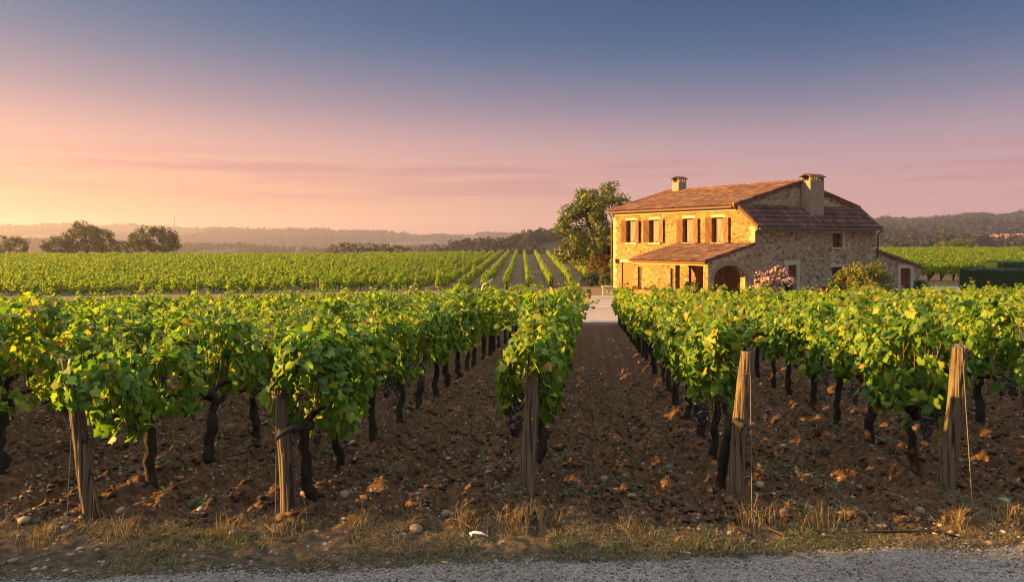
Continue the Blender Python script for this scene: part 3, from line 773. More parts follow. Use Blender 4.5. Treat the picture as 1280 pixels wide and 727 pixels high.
md = vo.modifiers.new('scatter', 'NODES'); md.node_group = ng

# ------------------------------------------------------------------ trees, shrubs, hedges
def leaf_cloud(C, rad, per, size, rng, squash=0.8, tv=LEAF_SM_V, tf=LEAF_SM_F, up=0.45):
    """leaves spread through clumps C (n,3) with radius rad (n,)"""
    n = len(C); tot = n * per; idx = np.repeat(np.arange(n), per)
    d = runit(tot, rng); r = rng.uniform(0.25, 1.0, tot) ** 0.6
    P = C[idx] + d * (r * rad[idx])[:, None] * np.array([1, 1, squash])
    N = d + np.array([0, 0, up]) + 0.7 * runit(tot, rng); T = runit(tot, rng) + np.array([0, 0, -0.5])
    return leaves(P, N, T, rng.uniform(size * 0.65, size * 1.3, tot), tv, tf, rng)

def crown_points(n, rng, rx, ry, rz, flat_bottom=0.55):
    d = runit(n * 3, rng); d = d[d[:, 2] > -flat_bottom][:n]
    r = rng.uniform(0.35, 1.0, len(d)) ** 0.45
    lump = 0.78 + 0.42 * fbm(np.arctan2(d[:, 1], d[:, 0]) * 1.6 + 9, d[:, 2] * 2.2 + 4, int(rng.integers(999)), 2)
    return d * (r * lump)[:, None] * np.array([rx, ry, rz])

def tree(name, label, loc, h, rx, rz, leafmat, seed, clumps=110, per=110, size=0.17, crad=0.62, trunk_h=None, tr=0.22, group=None, squash=0.8, cat='tree', ry=None, flat=0.55):
    rng = np.random.default_rng(seed)
    t = thing(name, label, cat, loc, 0, group)
    zc = h - rz; th = trunk_h if trunk_h else zc * 0.75
    C = crown_points(clumps, rng, rx - crad * 0.6, (ry or rx) - crad * 0.6, rz - crad * 0.5, flat) + np.array([0, 0, zc])
    rad = rng.uniform(0.65, 1.25, len(C)) * crad
    V, F = leaf_cloud(C, rad, per, size, rng, squash)
    link('crown', np_mesh('crown', V, F), leafmat, t)
    mb = MB(); top = Vector((rng.normal() * 0.1 * tr * 4, rng.normal() * 0.1 * tr * 4, th))
    mb.tube([(0, 0, -0.4), (0.02, 0, 0.15), top * 0.5, top], [tr * 1.6, tr * 1.15, tr * 0.95, tr * 0.8], 10, 0.08)
    limbs = []
    for k in range(7):
        tgt = Vector(C[int(rng.integers(len(C)))]); mid = top.lerp(tgt, 0.5) + Vector(rng.normal(size=3)) * 0.25 * rx * 0.3
        mb.tube([top - Vector((0, 0, 0.1)), top.lerp(mid, 0.5) + Vector((0, 0, 0.1)), mid, tgt], [tr * 0.6, tr * 0.45, tr * 0.3, tr * 0.08], 7, 0.06); limbs.append(mid)
    for c in C[:60]:
        c = Vector(c); m = min(limbs, key=lambda q: (q - c).length)
        mb.tube([m, m.lerp(c, 0.5) + Vector((0, 0, 0.12 * rx * 0.3)), c], [tr * 0.22, tr * 0.14, tr * 0.04], 5, 0, False)
    mb.build('trunk', M['tree_bark'], t)
    return t

def shrub(name, label, loc, rx, ry, h, leafmat, seed, clumps=40, per=110, size=0.09, crad=0.28, flowers=None, group=None, cat='shrub', fsize=0.07, fn=900):
    rng = np.random.default_rng(seed); t = thing(name, label, cat, loc, 0, group)
    C = crown_points(clumps, rng, rx - crad * 0.6, ry - crad * 0.6, h * 0.58 - crad * 0.4, 0.8) + np.array([0, 0, h * 0.52])
    rad = rng.uniform(0.7, 1.25, len(C)) * crad
    V, F = leaf_cloud(C, rad, per, size, rng); link('foliage', np_mesh('foliage', V, F), leafmat, t)
    if flowers:
        idx = rng.integers(len(C), size=fn); d = runit(fn, rng); d[:, 2] = np.abs(d[:, 2]) * 0.9 + 0.05
        P = C[idx] + d * (rad[idx] * 1.06)[:, None]
        V, F = leaves(P, d + 0.5 * runit(fn, rng), runit(fn, rng), rng.uniform(fsize * 0.6, fsize * 1.3, fn), LEAF_LO_V, LEAF_LO_F, rng)
        link('blossoms', np_mesh('blossoms', V, F), flowers, t)
    mb = MB()
    for k in range(7):
        c = Vector(C[int(rng.integers(len(C)))]); mb.tube([(rng.normal() * 0.05, rng.normal() * 0.05, -0.15), c * 0.5 + Vector((0, 0, 0.05)), c], [0.035, 0.022, 0.008], 6, 0.1, False)
    mb.build('stem', M['tree_bark'], t)
    return t

def box_hedge(name, label, a, b, w, h, seed, size=0.075, dens=620, cat='hedge'):
    rng = np.random.default_rng(seed); a, b = Vector(a), Vector(b); L = (b - a).length; n = int(dens * (L * h * 2 + L * w + 2 * w * h))
    d = (b - a).normalized(); nn = Vector((-d.y, d.x, 0))
    u = rng.uniform(0, 1, n); f = rng.integers(0, 4, n)
    s = rng.uniform(-1, 1, n); z = rng.uniform(0, 1, n)
    side = np.where(f == 0, -1.0, np.where(f == 1, 1.0, s)); z = np.where(f >= 2, 1.0, z)
    u = np.where((f == 3) & (z > 0) & (rng.random(n) < 0.25), np.round(u), u); z = np.where((u == 0) | (u == 1), rng.uniform(0, 1, n), z)
    jit = rng.normal(size=(n, 3)) * 0.045
    wob = 0.16 * (fbm(u * L * 1.3, z * 3, seed, 2) - 0.5)
    P = np.array(a)[None] + np.outer(u * L, np.array(d)) + np.outer(side * (w / 2 + wob), np.array(nn)) + np.outer(z * (h + wob), [0, 0, 1]) + jit
    N = np.outer(side, np.array(nn)) * 0.8 + np.outer((z > 0.97) * 1.0, [0, 0, 1]) + 0.7 * runit(n, rng)
    V, F = leaves(P, N, runit(n, rng), rng.uniform(size * 0.7, size * 1.3, n), LEAF_SM_V, LEAF_SM_F, rng)
    mb = MB(); mb.box(Vector(a) - nn * (w / 2 - 0.05), d * L, nn * (w - 0.1), Vector((0, 0, h - 0.05)))
    V2 = np.array(mb.v); 
    t = thing(name, label, cat, a)
    o = link('foliage', np_mesh('foliage', V - np.array(a), F), M['hedge_leaf'], t)
    mb2 = MB(); mb2.box(-nn * (w / 2 - 0.06), d * L, nn * (w - 0.12), Vector((0, 0, h - 0.06))); mb2.build('inner_growth', M['hedge_leaf'], t)
    return t

# ------------------------------------------------------------------ the farmhouse
GH = -0.95
A = Vector((13.9, 39.0, 0)); Fd = Vector((-0.6, 0.8, 0)); Sd = Vector((0.929, 0.370, 0)).normalized()
FN = Vector((-0.8, -0.6, 0))                 # outward from the facade
SN = Vector((Sd.y, -Sd.x, 0))                # outward from the side wall
UZ = Vector((0, 0, 1))
def fp(u, s, z): return A + Fd * u + Sd * s + UZ * z

house = thing('farmhouse', 'two-storey golden stone farmhouse with tiled roofs, wooden shutters and two chimneys', 'house', (A.x, A.y, GH))
HO = Vector((A.x, A.y, GH))
def hb(mb, name, mat, parent=None, smooth=False):
    """build a mesh given in world coordinates as a child of the house (or of one of its parts)"""
    mb.v = [tuple(Vector(v) - HO) for v in mb.v]
    return mb.build(name, mat, parent or house, smooth)

def wall(mb, o, d, nrm, L, z0, z1, holes, reveal=0.28):
    """front face with rectangular openings and their reveals; holes = (u0,u1,z0,z1)"""
    us = sorted({0.0, L, *[h[0] for h in holes], *[h[1] for h in holes]}); zs = sorted({z0, z1, *[h[2] for h in holes], *[h[3] for h in holes]})
    P = lambda u, z, k=0.0: o + d * u + UZ * z - nrm * k
    for i in range(len(us) - 1):
        for j in range(len(zs) - 1):
            um, zm_ = (us[i] + us[i + 1]) / 2, (zs[j] + zs[j + 1]) / 2
            if any(h[0] < um < h[1] and h[2] < zm_ < h[3] for h in holes): continue
            mb.quad(P(us[i], zs[j]), P(us[i + 1], zs[j]), P(us[i + 1], zs[j + 1]), P(us[i], zs[j + 1]))
    for (a, b, c, e) in holes:
        for q in (((a, c), (a, e)), ((b, e), (b, c)), ((a, e), (b, e)), ((b, c), (a, c))):
            (ua, za), (ub, zb) = q; mb.quad(P(ua, za), P(ub, zb), P(ub, zb, reveal), P(ua, za, reveal))

EAVE = 4.50; RID = 5.97; WE = 3.30; WU0 = 1.25; FL = 11.30; HALF = 4.70; WID = 9.4
upwin = [9.58, 7.51, 4.73, 2.53]
wins = [(u - 0.42, u + 0.42, 2.30, 3.80) for u in upwin]
doorA = (9.50, 10.48, -1.2, 0.93)            # orange door left of the porch
doorB = (3.55, 4.70, -1.2, 0.95)             # door under the porch
doorC = (0.85, 2.00, -1.2, 0.85)             # brown door seen through the arch
# main walls (one part)
mb = MB()
wall(mb, A + Fd * WU0, Fd, FN, FL - WU0, -1.6, EAVE, [(h[0] - WU0, h[1] - WU0, h[2], h[3]) for h in wins + [doorA, doorB, (1.26, 2.0, -1.2, 0.85)]])
# lower sunlit end of the facade belonging to the wing (verge slopes down)
P = lambda u, z: A + Fd * u + UZ * z
mb.quad(P(0, -1.6), P(0.85, -1.6), P(0.85, WE + (EAVE - 0.1 - WE) * 0.85 / WU0), P(0, WE))
mb.quad(P(0.85, 0.85), P(WU0, 0.85), P(WU0, EAVE - 0.1), P(0.85, WE + (EAVE - 0.1 - WE) * 0.85 / WU0))
hb(mb, 'facade_wall', M['stone'])
mb = MB()
# gable wall of the main block above the wing roof, far gable, back wall
g0 = A + Fd * WU0; g1 = A + Fd * FL
mb.add([g0 + UZ * 2.5, g0 + Sd * WID + UZ * 2.5, g0 + Sd * WID + UZ * EAVE, g0 + Sd * HALF + UZ * RID, g0 + UZ * EAVE], [(0, 1, 2, 3, 4)])
mb.add([g1 + UZ * -1.6, g1 + Sd * WID + UZ * -1.6, g1 + Sd * WID + UZ * EAVE, g1 + Sd * HALF + UZ * RID, g1 + UZ * EAVE], [(4, 3, 2, 1, 0)])
mb.add([A + Sd * WID + UZ * -1.6, g1 + Sd * WID + UZ * -1.6, g1 + Sd * WID + UZ * EAVE, g0 + Sd * WID + UZ * EAVE, A + Sd * WID + UZ * WE], [(0, 1, 2, 3, 4)])
hb(mb, 'gable_wall', M['stone_grey'])
# side wall of the wing
def s_at(px):                                # pixel column -> distance along the side wall
    k = (px - 640) / FPX; return (A.x - k * A.y) / (k * Sd.y - Sd.x)
sw = [(s_at(1041), s_at(1053), 2.3 - 6 / FPX * 41.5, 2.3 + 11.5 / FPX * 41.5), (s_at(985), s_at(995.5), -1.2, 2.3 - 28 / FPX * 40.2), (s_at(1040), s_at(1052), 0.30, 0.82)]
mb = MB(); wall(mb, A, Sd, SN, WID, -1.6, WE, sw); hb(mb, 'wing_wall', M['stone_grey'])

# tiled roofs: real ribs and courses
def tiled_roof(name, o, du, dv, Lu, Lv, seed, parent=None, pitch=0.24, course=0.38, amp=0.09, thick=0.10):
    """o lower corner, du along the eave, dv up the slope"""
    du = Vector(du).normalized(); dv = Vector(dv).normalized(); nn = du.cross(dv).normalized()
    if nn.z < 0: nn = -nn
    rng = np.random.default_rng(seed); nt = max(1, int(round(Lu / pitch))); pit = Lu / nt; ncs = max(1, int(round(Lv / course))); crs = Lv / ncs
    ku = 6; U = np.linspace(0, Lu, nt * ku + 1)
    rib = amp * np.abs(np.sin(pi * U / pit)) ** 0.7
    tone = rng.random((ncs, nt)); jit = rng.normal(size=(ncs, nt)) * 0.008
    V = []; F = []; tn = []
    O = np.array(o); DU = np.array(du); DV = np.array(dv); NN = np.array(nn); base = 0
    for j in range(ncs):
        ti = np.minimum((np.arange(len(U)) / ku).astype(int), nt - 1)
        lo = rib + 0.024 + jit[j, ti]; hi = rib * 0.85 + jit[j, ti]
        off = jit[j, ti] * 1.5
        for (vv, hh) in ((j * crs + 0.0 , lo), ((j + 1) * crs + 0.03, hi)):
            V.append(O + np.outer(U, DU) + np.outer(vv + off * (0 if j else 1), DV) + np.outer(hh, NN))
        V.append(O + np.outer(U, DU) + np.outer(np.full(len(U), j * crs), DV) + np.outer(lo - 0.03, NN))
        n = len(U)
        for i in range(n - 1):
            k = min(i // ku, nt - 1); cap_ = 0.42 if i % ku in (0, ku - 1) else 1.0   # cover tiles; channel faces between them toned darker, shade painted in so ribs read
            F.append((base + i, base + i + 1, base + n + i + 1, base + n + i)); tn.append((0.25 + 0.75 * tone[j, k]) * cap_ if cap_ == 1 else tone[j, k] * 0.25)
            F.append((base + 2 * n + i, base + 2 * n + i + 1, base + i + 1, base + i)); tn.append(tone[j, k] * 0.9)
        base += 3 * n
    V = np.vstack(V) - np.array(HO)
    me = np_mesh(name, V, np.array(F))
    a = me.attributes.new('tile_tone', 'FLOAT', 'FACE'); a.data.foreach_set('value', np.array(tn, np.float32))
    ob = link(name, me, M['tile'], parent or house)
    mb = MB()                                                        # the boarding under the tiles
    mb.box(Vector(o) - nn * thick, du * Lu, dv * Lv, nn * (thick - 0.02)); mb.v = [tuple(Vector(v) - HO) for v in mb.v]
    mb.build('roof_boarding', M['brown_wood'], ob)
    return ob
OV = 0.32
slope = Vector((Sd.x * HALF, Sd.y * HALF, RID - EAVE)); sl_ = slope.normalized()
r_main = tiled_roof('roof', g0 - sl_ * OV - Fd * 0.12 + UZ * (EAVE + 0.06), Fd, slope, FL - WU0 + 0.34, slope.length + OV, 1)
slope2 = Vector((-Sd.x * HALF, -Sd.y * HALF, RID - EAVE)); s2_ = slope2.normalized()
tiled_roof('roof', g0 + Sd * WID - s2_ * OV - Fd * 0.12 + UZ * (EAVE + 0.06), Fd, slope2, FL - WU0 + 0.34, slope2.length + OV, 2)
# ridge tiles and verge tiles
def ridge_row(a, b, r, step, name, seed):
    rng = np.random.default_rng(seed); d = (b - a); L = d.length; d.normalize(); n = max(1, int(L / step)); mb = MB()
    for i in range(n):
        p0 = a + d * (L * i / n); p1 = a + d * (L * (i + 1) / n + 0.05); rr = r * rng.uniform(0.92, 1.1)
        mb.tube([p0, p1], [rr * 1.12, rr * 0.92], 9)
    V = mb.v; ob = hb(mb, name, M['tile'])
    a_ = ob.data.attributes.new('tile_tone', 'FLOAT', 'FACE'); per = len(ob.data.polygons) // n
    a_.data.foreach_set('value', np.repeat(rng.uniform(0.35, 1.0, n), per)[:len(ob.data.polygons)].astype(np.float32)); return ob
rp0 = g0 + Sd * HALF + UZ * (RID + 0.08) - Fd * 0.12; rp1 = g1 + Sd * HALF + UZ * (RID + 0.08) + Fd * 0.22
ridge_row(rp0, rp1, 0.11, 0.40, 'ridge_tiles', 3)
ridge_row(g0 - sl_ * OV - Fd * 0.05 + UZ * (EAVE + 0.14), rp0, 0.085, 0.36, 'verge_tiles', 4)
ridge_row(g0 + Sd * WID - s2_ * OV - Fd * 0.05 + UZ * (EAVE + 0.14), rp0, 0.085, 0.36, 'verge_tiles', 5)
ridge_row(g1 - sl_ * OV + Fd * 0.16 + UZ * (EAVE + 0.12), rp1, 0.08, 0.36, 'verge_tiles', 6)
# wing roof (falls towards the viewer away from the gable)
wslope = Fd * WU0 + UZ * (EAVE - 0.05 - WE); w_ = wslope.normalized()
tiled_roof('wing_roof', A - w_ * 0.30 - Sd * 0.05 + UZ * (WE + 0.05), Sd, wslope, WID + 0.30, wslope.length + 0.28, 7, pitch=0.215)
ridge_row(A - w_ * 0.30 - Sd * 0.02 + UZ * (WE + 0.13), A + wslope - Sd * 0.02 + UZ * (WE + 0.13), 0.075, 0.34, 'verge_tiles', 8)
ridge_row(A - w_ * 0.30 + Sd * (WID + 0.2) + UZ * (WE + 0.13), A + wslope + Sd * (WID + 0.2) + UZ * (WE + 0.13), 0.075, 0.34, 'verge_tiles', 9)
# cornices of little half-round tiles under the eaves
def cornice(name, a, d, L, nrm, z, mat, step=0.19):
    mb = MB(); n = int(L / step)
    mb.box(a + UZ * (z + 0.10) , d * L, nrm * 0.16, UZ * 0.06)
    for i in range(n): mb.box(a + d * (i * step + 0.03) + UZ * z, d * (step * 0.55), nrm * 0.13, UZ * 0.099)
    mb.box(a + UZ * (z - 0.07), d * L, nrm * 0.06, UZ * 0.068)
    return hb(mb, name, mat)
cornice('cornice', g0 + FN * 0.003, Fd, FL - WU0, FN, EAVE - 0.24, M['pale_stone'])
cornice('cornice', A + SN * 0.003, Sd, WID, SN, WE - 0.26, M['pale_stone'])
# gutters and downpipes
mb = MB()
mb.tube([A - w_ * 0.30 + SN * 0.09 + UZ * (WE + 0.0), A - w_ * 0.30 + Sd * (WID + 0.25) + SN * 0.09 + UZ * WE], 0.06, 8); hb(mb, 'gutter', M['gutter'])
e = A + Sd * (WID + 0.12)
mb = MB(); mb.tube([e + SN * 0.33 + UZ * (WE - 0.22), e + SN * 0.30 + UZ * (WE - 0.34), e + SN * 0.07 + UZ * (WE - 0.52), e + SN * 0.07 + UZ * GH], 0.05, 8); hb(mb, 'downpipe', M['gutter'])
mb = MB(); mb.tube([g0 - sl_ * (OV + 0.05) + UZ * (EAVE - 0.02), g1 - sl_ * (OV + 0.05) + Fd * 0.1 + UZ * (EAVE - 0.02)], 0.055, 8); hb(mb, 'gutter', M['copper_pipe'])
e = g1 + Fd * 0.08
mb = MB(); mb.tube([e + FN * 0.36 + UZ * (EAVE - 0.15), e + FN * 0.08 + UZ * (EAVE - 0.45), e + FN * 0.08 + UZ * GH], 0.05, 8); hb(mb, 'downpipe', M['copper_pipe'])

# dressed corner stones at the two ends of the facade
mb = MB()
for (uc, ztop_, sg) in ((FL - 0.0, EAVE - 0.3, -1), (0.0, WE - 0.05, 1)):
    z = -1.2; i = 0
    while z < ztop_ - 0.2:
        h_ = 0.24 + 0.08 * ((i * 7) % 3) / 2; w_q = 0.42 if i % 2 else 0.26
        mb.box(A + Fd * (uc if sg > 0 else uc - w_q) + FN * 0.004 + UZ * z, Fd * w_q, FN * 0.014, UZ * (h_ - 0.02)); z += h_; i += 1
hb(mb, 'corner_stones', M['quoin'])
# windows with shutters on the facade
def win_upper(u, k):
    a, b, z0, z1 = u - 0.42, u + 0.42, 2.30, 3.80
    fr = MB(); o = lambda uu, z, dp: A + Fd * uu + UZ * z - FN * dp
    for (p, q, c, e) in ((a, a + 0.06, z0, z1), (b - 0.06, b, z0, z1), (u - 0.035, u + 0.035, z0 + .061, z1 - .061), (a + 0.061, u - .036, z0, z0 + 0.06), (u + .036, b - .061, z0, z0 + .06), (a + .061, u - .036, z1 - 0.06, z1), (u + .036, b - .061, z1 - .06, z1)):
        fr.box(o(p, c, 0.20), Fd * (q - p), -FN * 0.05, UZ * (e - c))
    w = hb(fr, 'window', M['brown_wood'])
    pn = MB(); pn.quad(o(a, z0, 0.24), o(b, z0, 0.24), o(b, z1, 0.24), o(a, z1, 0.24)); hb(pn, 'pane', M['glass'], w)
    ins_ = MB(); ins_.box(o(u - 0.34, z0 + 0.07, 0.17), Fd * 0.56, -FN * 0.025, UZ * (z1 - z0 - 0.14)); hb(ins_, 'inner_shutter', M['inner'], w)
    si = MB(); si.box(o(a - 0.12, z0 - 0.11, -0.07), Fd * 1.08, -FN * 0.3, UZ * 0.105); hb(si, 'sill', M['pale_stone'], w)
    lt = MB(); lt.box(o(a - 0.08, z1 + 0.004, -0.012), Fd * 1.0, -FN * 0.2, UZ * 0.17); hb(lt, 'lintel', M['pale_stone'], w)
    # two shutter leaves standing open, each of boards with two battens
    for s, ang in ((-1, R([16, 10, 14, 12][k])), (1, R([22, 26, 18, 20][k]))):
        hinge = A + Fd * (a if s < 0 else b) + FN * 0.02; dirv = (Fd * s * cos(ang) + FN * sin(ang)).normalized(); nv = UZ.cross(dirv).normalized()
        if nv.dot(FN) < 0: nv = -nv
        sh = MB()
        for q in range(4): sh.box(hinge + dirv * (0.42 * q / 4 + 0.003) + UZ * z0, dirv * (0.42 / 4 - 0.006), nv * 0.035, UZ * (z1 - z0))
        so = hb(sh, 'shutter', M['shutter_wood'])
        bt = MB()
        for zz in (0.25, 1.15): bt.box(hinge + dirv * 0.02 + nv * 0.036 + UZ * (z0 + zz), dirv * 0.37, nv * 0.022, UZ * 0.09)
        dg = dirv * 0.32 + UZ * 0.72; bt.box(hinge + dirv * 0.04 + nv * 0.0365 + UZ * (z0 + 0.36), dg, nv * 0.02, UZ * 0.08)
        hb(bt, 'batten', M['shutter_wood'], so)
for k, u in enumerate(upwin): win_upper(u, k)

def plank_door(name, o, d, nrm, w, z0, z1, mat, boards=5, lab=None, handle=True):
    mb = MB()
    for q in range(boards): mb.box(o + d * (w * q / boards + 0.004) + UZ * z0, d * (w / boards - 0.008), nrm * 0.05, UZ * (z1 - z0))
    ob = hb(mb, name, mat)
    if lab: ob['label'] = lab
    b2 = MB()
    for zz in (0.18, 0.78): b2.box(o + d * 0.05 + nrm * 0.051 + UZ * (z0 + (z1 - z0) * zz), d * (w - 0.1), nrm * 0.02, UZ * 0.10)
    hb(b2, 'door_rail', mat, ob)
    if handle:
        hh = MB(); hh.tube([o + d * (w * 0.86) + nrm * 0.05 + UZ * (GH + 0.95), o + d * (w * 0.86) + nrm * 0.11 + UZ * (GH + 0.95), o + d * (w * 0.80) + nrm * 0.11 + UZ * (GH + 0.95)], 0.012, 6); hb(hh, 'handle', M['iron'], ob)
    return ob
plank_door('door', A + Fd * 9.50 - FN * 0.14, Fd, FN, 0.98, GH, 0.93, M['door_wood'], 5, 'orange plank door left of the porch')
mb = MB(); mb.box(A + Fd * 9.34 + FN * 0.025 - FN * 0.2 + UZ * 0.935, Fd * 1.30, FN * 0.2, UZ * 0.20); hb(mb, 'lintel', M['pale_stone'])
plank_door('door', A + Fd * 4.25 - FN * 0.18, Fd, FN, 0.44, GH, 0.94, M['brown_wood'], 3, 'dark brown door leaf under the porch')
plank_door('door', A + Fd * 3.56 - FN * 0.10, Fd, FN, 0.64, GH, 0.94, M['door_wood'], 4, 'orange door leaf under the porch')
plank_door('door', A + Fd * 0.86 - FN * 0.10, Fd, FN, 1.13, GH, 0.84, M['brown_wood'], 6, 'brown plank door behind the stone arch')
# lantern on the facade
mb = MB(); c = A + Fd * 10.85 + FN * 0.14 + UZ * 1.0
mb.tube([c - FN * 0.14 + UZ * 0.12, c + UZ * 0.16], 0.018, 6); mb.lathe(c, [(0.03, -0.16), (0.075, -0.12), (0.10, 0.08), (0.12, 0.10), (0.03, 0.17)], 6); hb(mb, 'wall_lamp', M['iron'])

# side wall windows and door
def win_side(h, bars):
    a, b, z0, z1 = h; o = lambda s, z, dp: A + Sd * s + UZ * z - SN * dp
    fr = MB()
    for (p, q, c, e) in ((a, a + 0.05, z0, z1), (b - 0.05, b, z0, z1), (a + 0.051, b - 0.051, z0, z0 + 0.05), (a + 0.051, b - 0.051, z1 - 0.05, z1)): fr.box(o(p, c, 0.2), Sd * (q - p), -SN * 0.05, UZ * (e - c))
    if bars:
        m_ = (a + b) / 2; fr.box(o(m_ - 0.015, z0 + .051, 0.2), Sd * 0.03, -SN * 0.04, UZ * (z1 - z0 - .102))
        for q in (1, 2): fr.box(o(a + 0.051, z0 + (z1 - z0) * q / 3, 0.196), Sd * (m_ - a - 0.067), -SN * 0.03, UZ * 0.025); fr.box(o(m_ + 0.016, z0 + (z1 - z0) * q / 3, 0.196), Sd * (b - m_ - 0.067), -SN * 0.03, UZ * 0.025)
    w = hb(fr, 'window', M['brown_wood']); pn = MB(); pn.quad(o(a, z0, 0.25), o(b, z0, 0.25), o(b, z1, 0.25), o(a, z1, 0.25)); hb(pn, 'pane', M['glass'], w)
    si = MB(); si.box(o(a - 0.12, z0 - 0.10, -0.05), Sd * (b - a + 0.24), -SN * 0.25, UZ * 0.095); hb(si, 'sill', M['pale_stone'], w)
    su = MB(); su.box(o(a - 0.16, z1 + 0.004, -0.02), Sd * (b - a + 0.32), -SN * 0.15, UZ * 0.17); su.box(o(b + 0.004, z0, -0.02), Sd * 0.15, -SN * 0.15, UZ * (z1 - z0)); hb(su, 'surround', M['pale_stone'], w)
win_side(sw[0], True); win_side(sw[2], False)
a, b, z0, z1 = sw[1]
plank_door('door', A + Sd * a - SN * 0.22, Sd, SN, b - a, GH, z1, M['brown_wood'], 4, 'dark door in the shaded side wall')
mb = MB(); mb.box(A + Sd * (a - 0.32) - SN * 0.1 + UZ * (z1 + .004), Sd * (b - a + 0.62), SN * 0.13, UZ * 0.28); mb.box(A + Sd * (b + .004) - SN * 0.1 + UZ * GH, Sd * 0.24, SN * 0.13, UZ * (z1 - GH)); mb.box(A + Sd * (a - .244) - SN * 0.1 + UZ * GH, Sd * 0.24, SN * 0.13, UZ * (z1 - GH)); hb(mb, 'door_surround', M['pale_stone'])

# porch (lean-to): roof, front wall, pillar, arch wall
PT = 3.27; B0 = A - Sd * PT; PU = 5.60; PE = 1.24; PH = 2.16
pslope = Sd * PT + UZ * (PH - PE); p_ = pslope.normalized()
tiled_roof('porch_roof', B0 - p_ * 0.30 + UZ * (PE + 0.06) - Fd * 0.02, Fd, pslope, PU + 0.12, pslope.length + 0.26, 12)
ridge_row(B0 - p_ * 0.28 + Fd * 0.02 + UZ * (PE + 0.12), A + UZ * (PH + 0.08) + Fd * 0.02 - Sd * 0.05, 0.075, 0.34, 'verge_tiles', 13)
PN = Vector((-Fd.y, Fd.x, 0)); PN = PN if PN.dot(FN) > 0 else -PN
mb = MB(); wall(mb, B0 + Fd * 2.30, Fd, FN, PU - 2.30, -1.6, PE - 0.24, [(4.90 - 2.30, 5.22 - 2.30, -0.55, 0.82), (2.42 - 2.30, 2.66 - 2.30, -0.75, 0.80)], 0.2); mb.box(B0 + Fd * 2.30 - FN * 0.4 + UZ * -1.6, Fd * 0.003, FN * 0.397, UZ * (PE - 0.25 + 1.6)); hb(mb, 'porch_wall', M['stone'])
for (u0, u1, z0, z1) in ((4.90, 5.22, -0.55, 0.82), (2.42, 2.66, -0.75, 0.80)):
    mb = MB(); mb.box(B0 + Fd * (u0 + .004) - FN * 0.13 + UZ * z0, Fd * (u1 - u0 - .008), FN * 0.03, UZ * (z1 - z0)); w = hb(mb, 'window', M['brown_wood'])
    pn = MB(); pn.box(B0 + Fd * (u0 + .05) - FN * 0.098 + UZ * (z0 + .06), Fd * (u1 - u0 - .1), FN * 0.006, UZ * (z1 - z0 - .12)); hb(pn, 'pane', M['glass'], w)
mb = MB(); mb.box(B0 + UZ * -1.6 + Fd * 0.0, Fd * 0.27, -FN * 0.27, UZ * (PE - 0.25 + 1.6)); hb(mb, 'pillar', M['stone'])
mb = MB(); mb.box(B0 + UZ * (PE - 0.236) + FN * 0.03, Fd * (PU + 0.02), -FN * 0.2, UZ * 0.15); hb(mb, 'beam', M['beam_wood'])
mb = MB()
for i in range(28): mb.box(B0 + Fd * (0.06 + i * 0.2) + FN * 0.031 + UZ * (PE - 0.15), Fd * 0.09, FN * 0.14, UZ * 0.07)
hb(mb, 'rafter_ends', M['beam_wood'])
# end wall with the arch, built in columns under the sloping verge
mb = MB(); o0 = A - Sd * 0.0; a0, a1 = 0.72, 2.86; zc, rise = 0.30, 0.72; NS = 40; th = 0.42
def arch_z(s):
    c = (a0 + a1) / 2; hw = (a1 - a0) / 2; q = max(0.0, 1 - ((s - c) / hw) ** 2); return zc + rise * sqrt(q)
ss = sorted(set([0.0, PT, a0, a1] + [a0 + (a1 - a0) * i / NS for i in range(NS + 1)]))
Q = lambda s, z, k: A - Sd * s + UZ * z - SN * k
ztop = lambda s: PH - (PH - PE) * s / PT - 0.05
for i in range(len(ss) - 1):
    sA, sB = ss[i], ss[i + 1]; m_ = (sA + sB) / 2; inn = a0 < m_ < a1
    bA = arch_z(sA) if inn else -1.6; bB = arch_z(sB) if inn else -1.6
    for k in (-0.006, th): mb.quad(Q(sA, bA, k), Q(sB, bB, k), Q(sB, ztop(sB), k), Q(sA, ztop(sA), k))
    if inn: mb.quad(Q(sA, bA, -0.006), Q(sB, bB, -0.006), Q(sB, bB, th), Q(sA, bA, th))
for s in (a0, a1): mb.quad(Q(s, -1.6, -0.006), Q(s, zc, -0.006), Q(s, zc, th), Q(s, -1.6, th))
mb.quad(Q(PT, -1.6, -0.006), Q(PT, ztop(PT), -0.006), Q(PT, ztop(PT), th), Q(PT, -1.6, th))
aw = hb(mb, 'arch_wall', M['stone_grey'])
mb = MB(); nv = 21                                                   # voussoirs round the arch
for i in range(nv):
    t0 = pi * (i + 0.04) / nv; t1 = pi * (i + 0.96) / nv; c = (a0 + a1) / 2; hw = (a1 - a0) / 2
    q = lambda t, e: (c - (hw + e) * cos(t), zc + (rise + e) * sin(t))
    poly = [q(t0, 0.004), q(t1, 0.004), q(t1, 0.24), q(t0, 0.24)]
    mb.prism([Q(s, z, -0.009) for s, z in poly], SN * 0.022)
hb(mb, 'arch_stones', M['render'], aw)

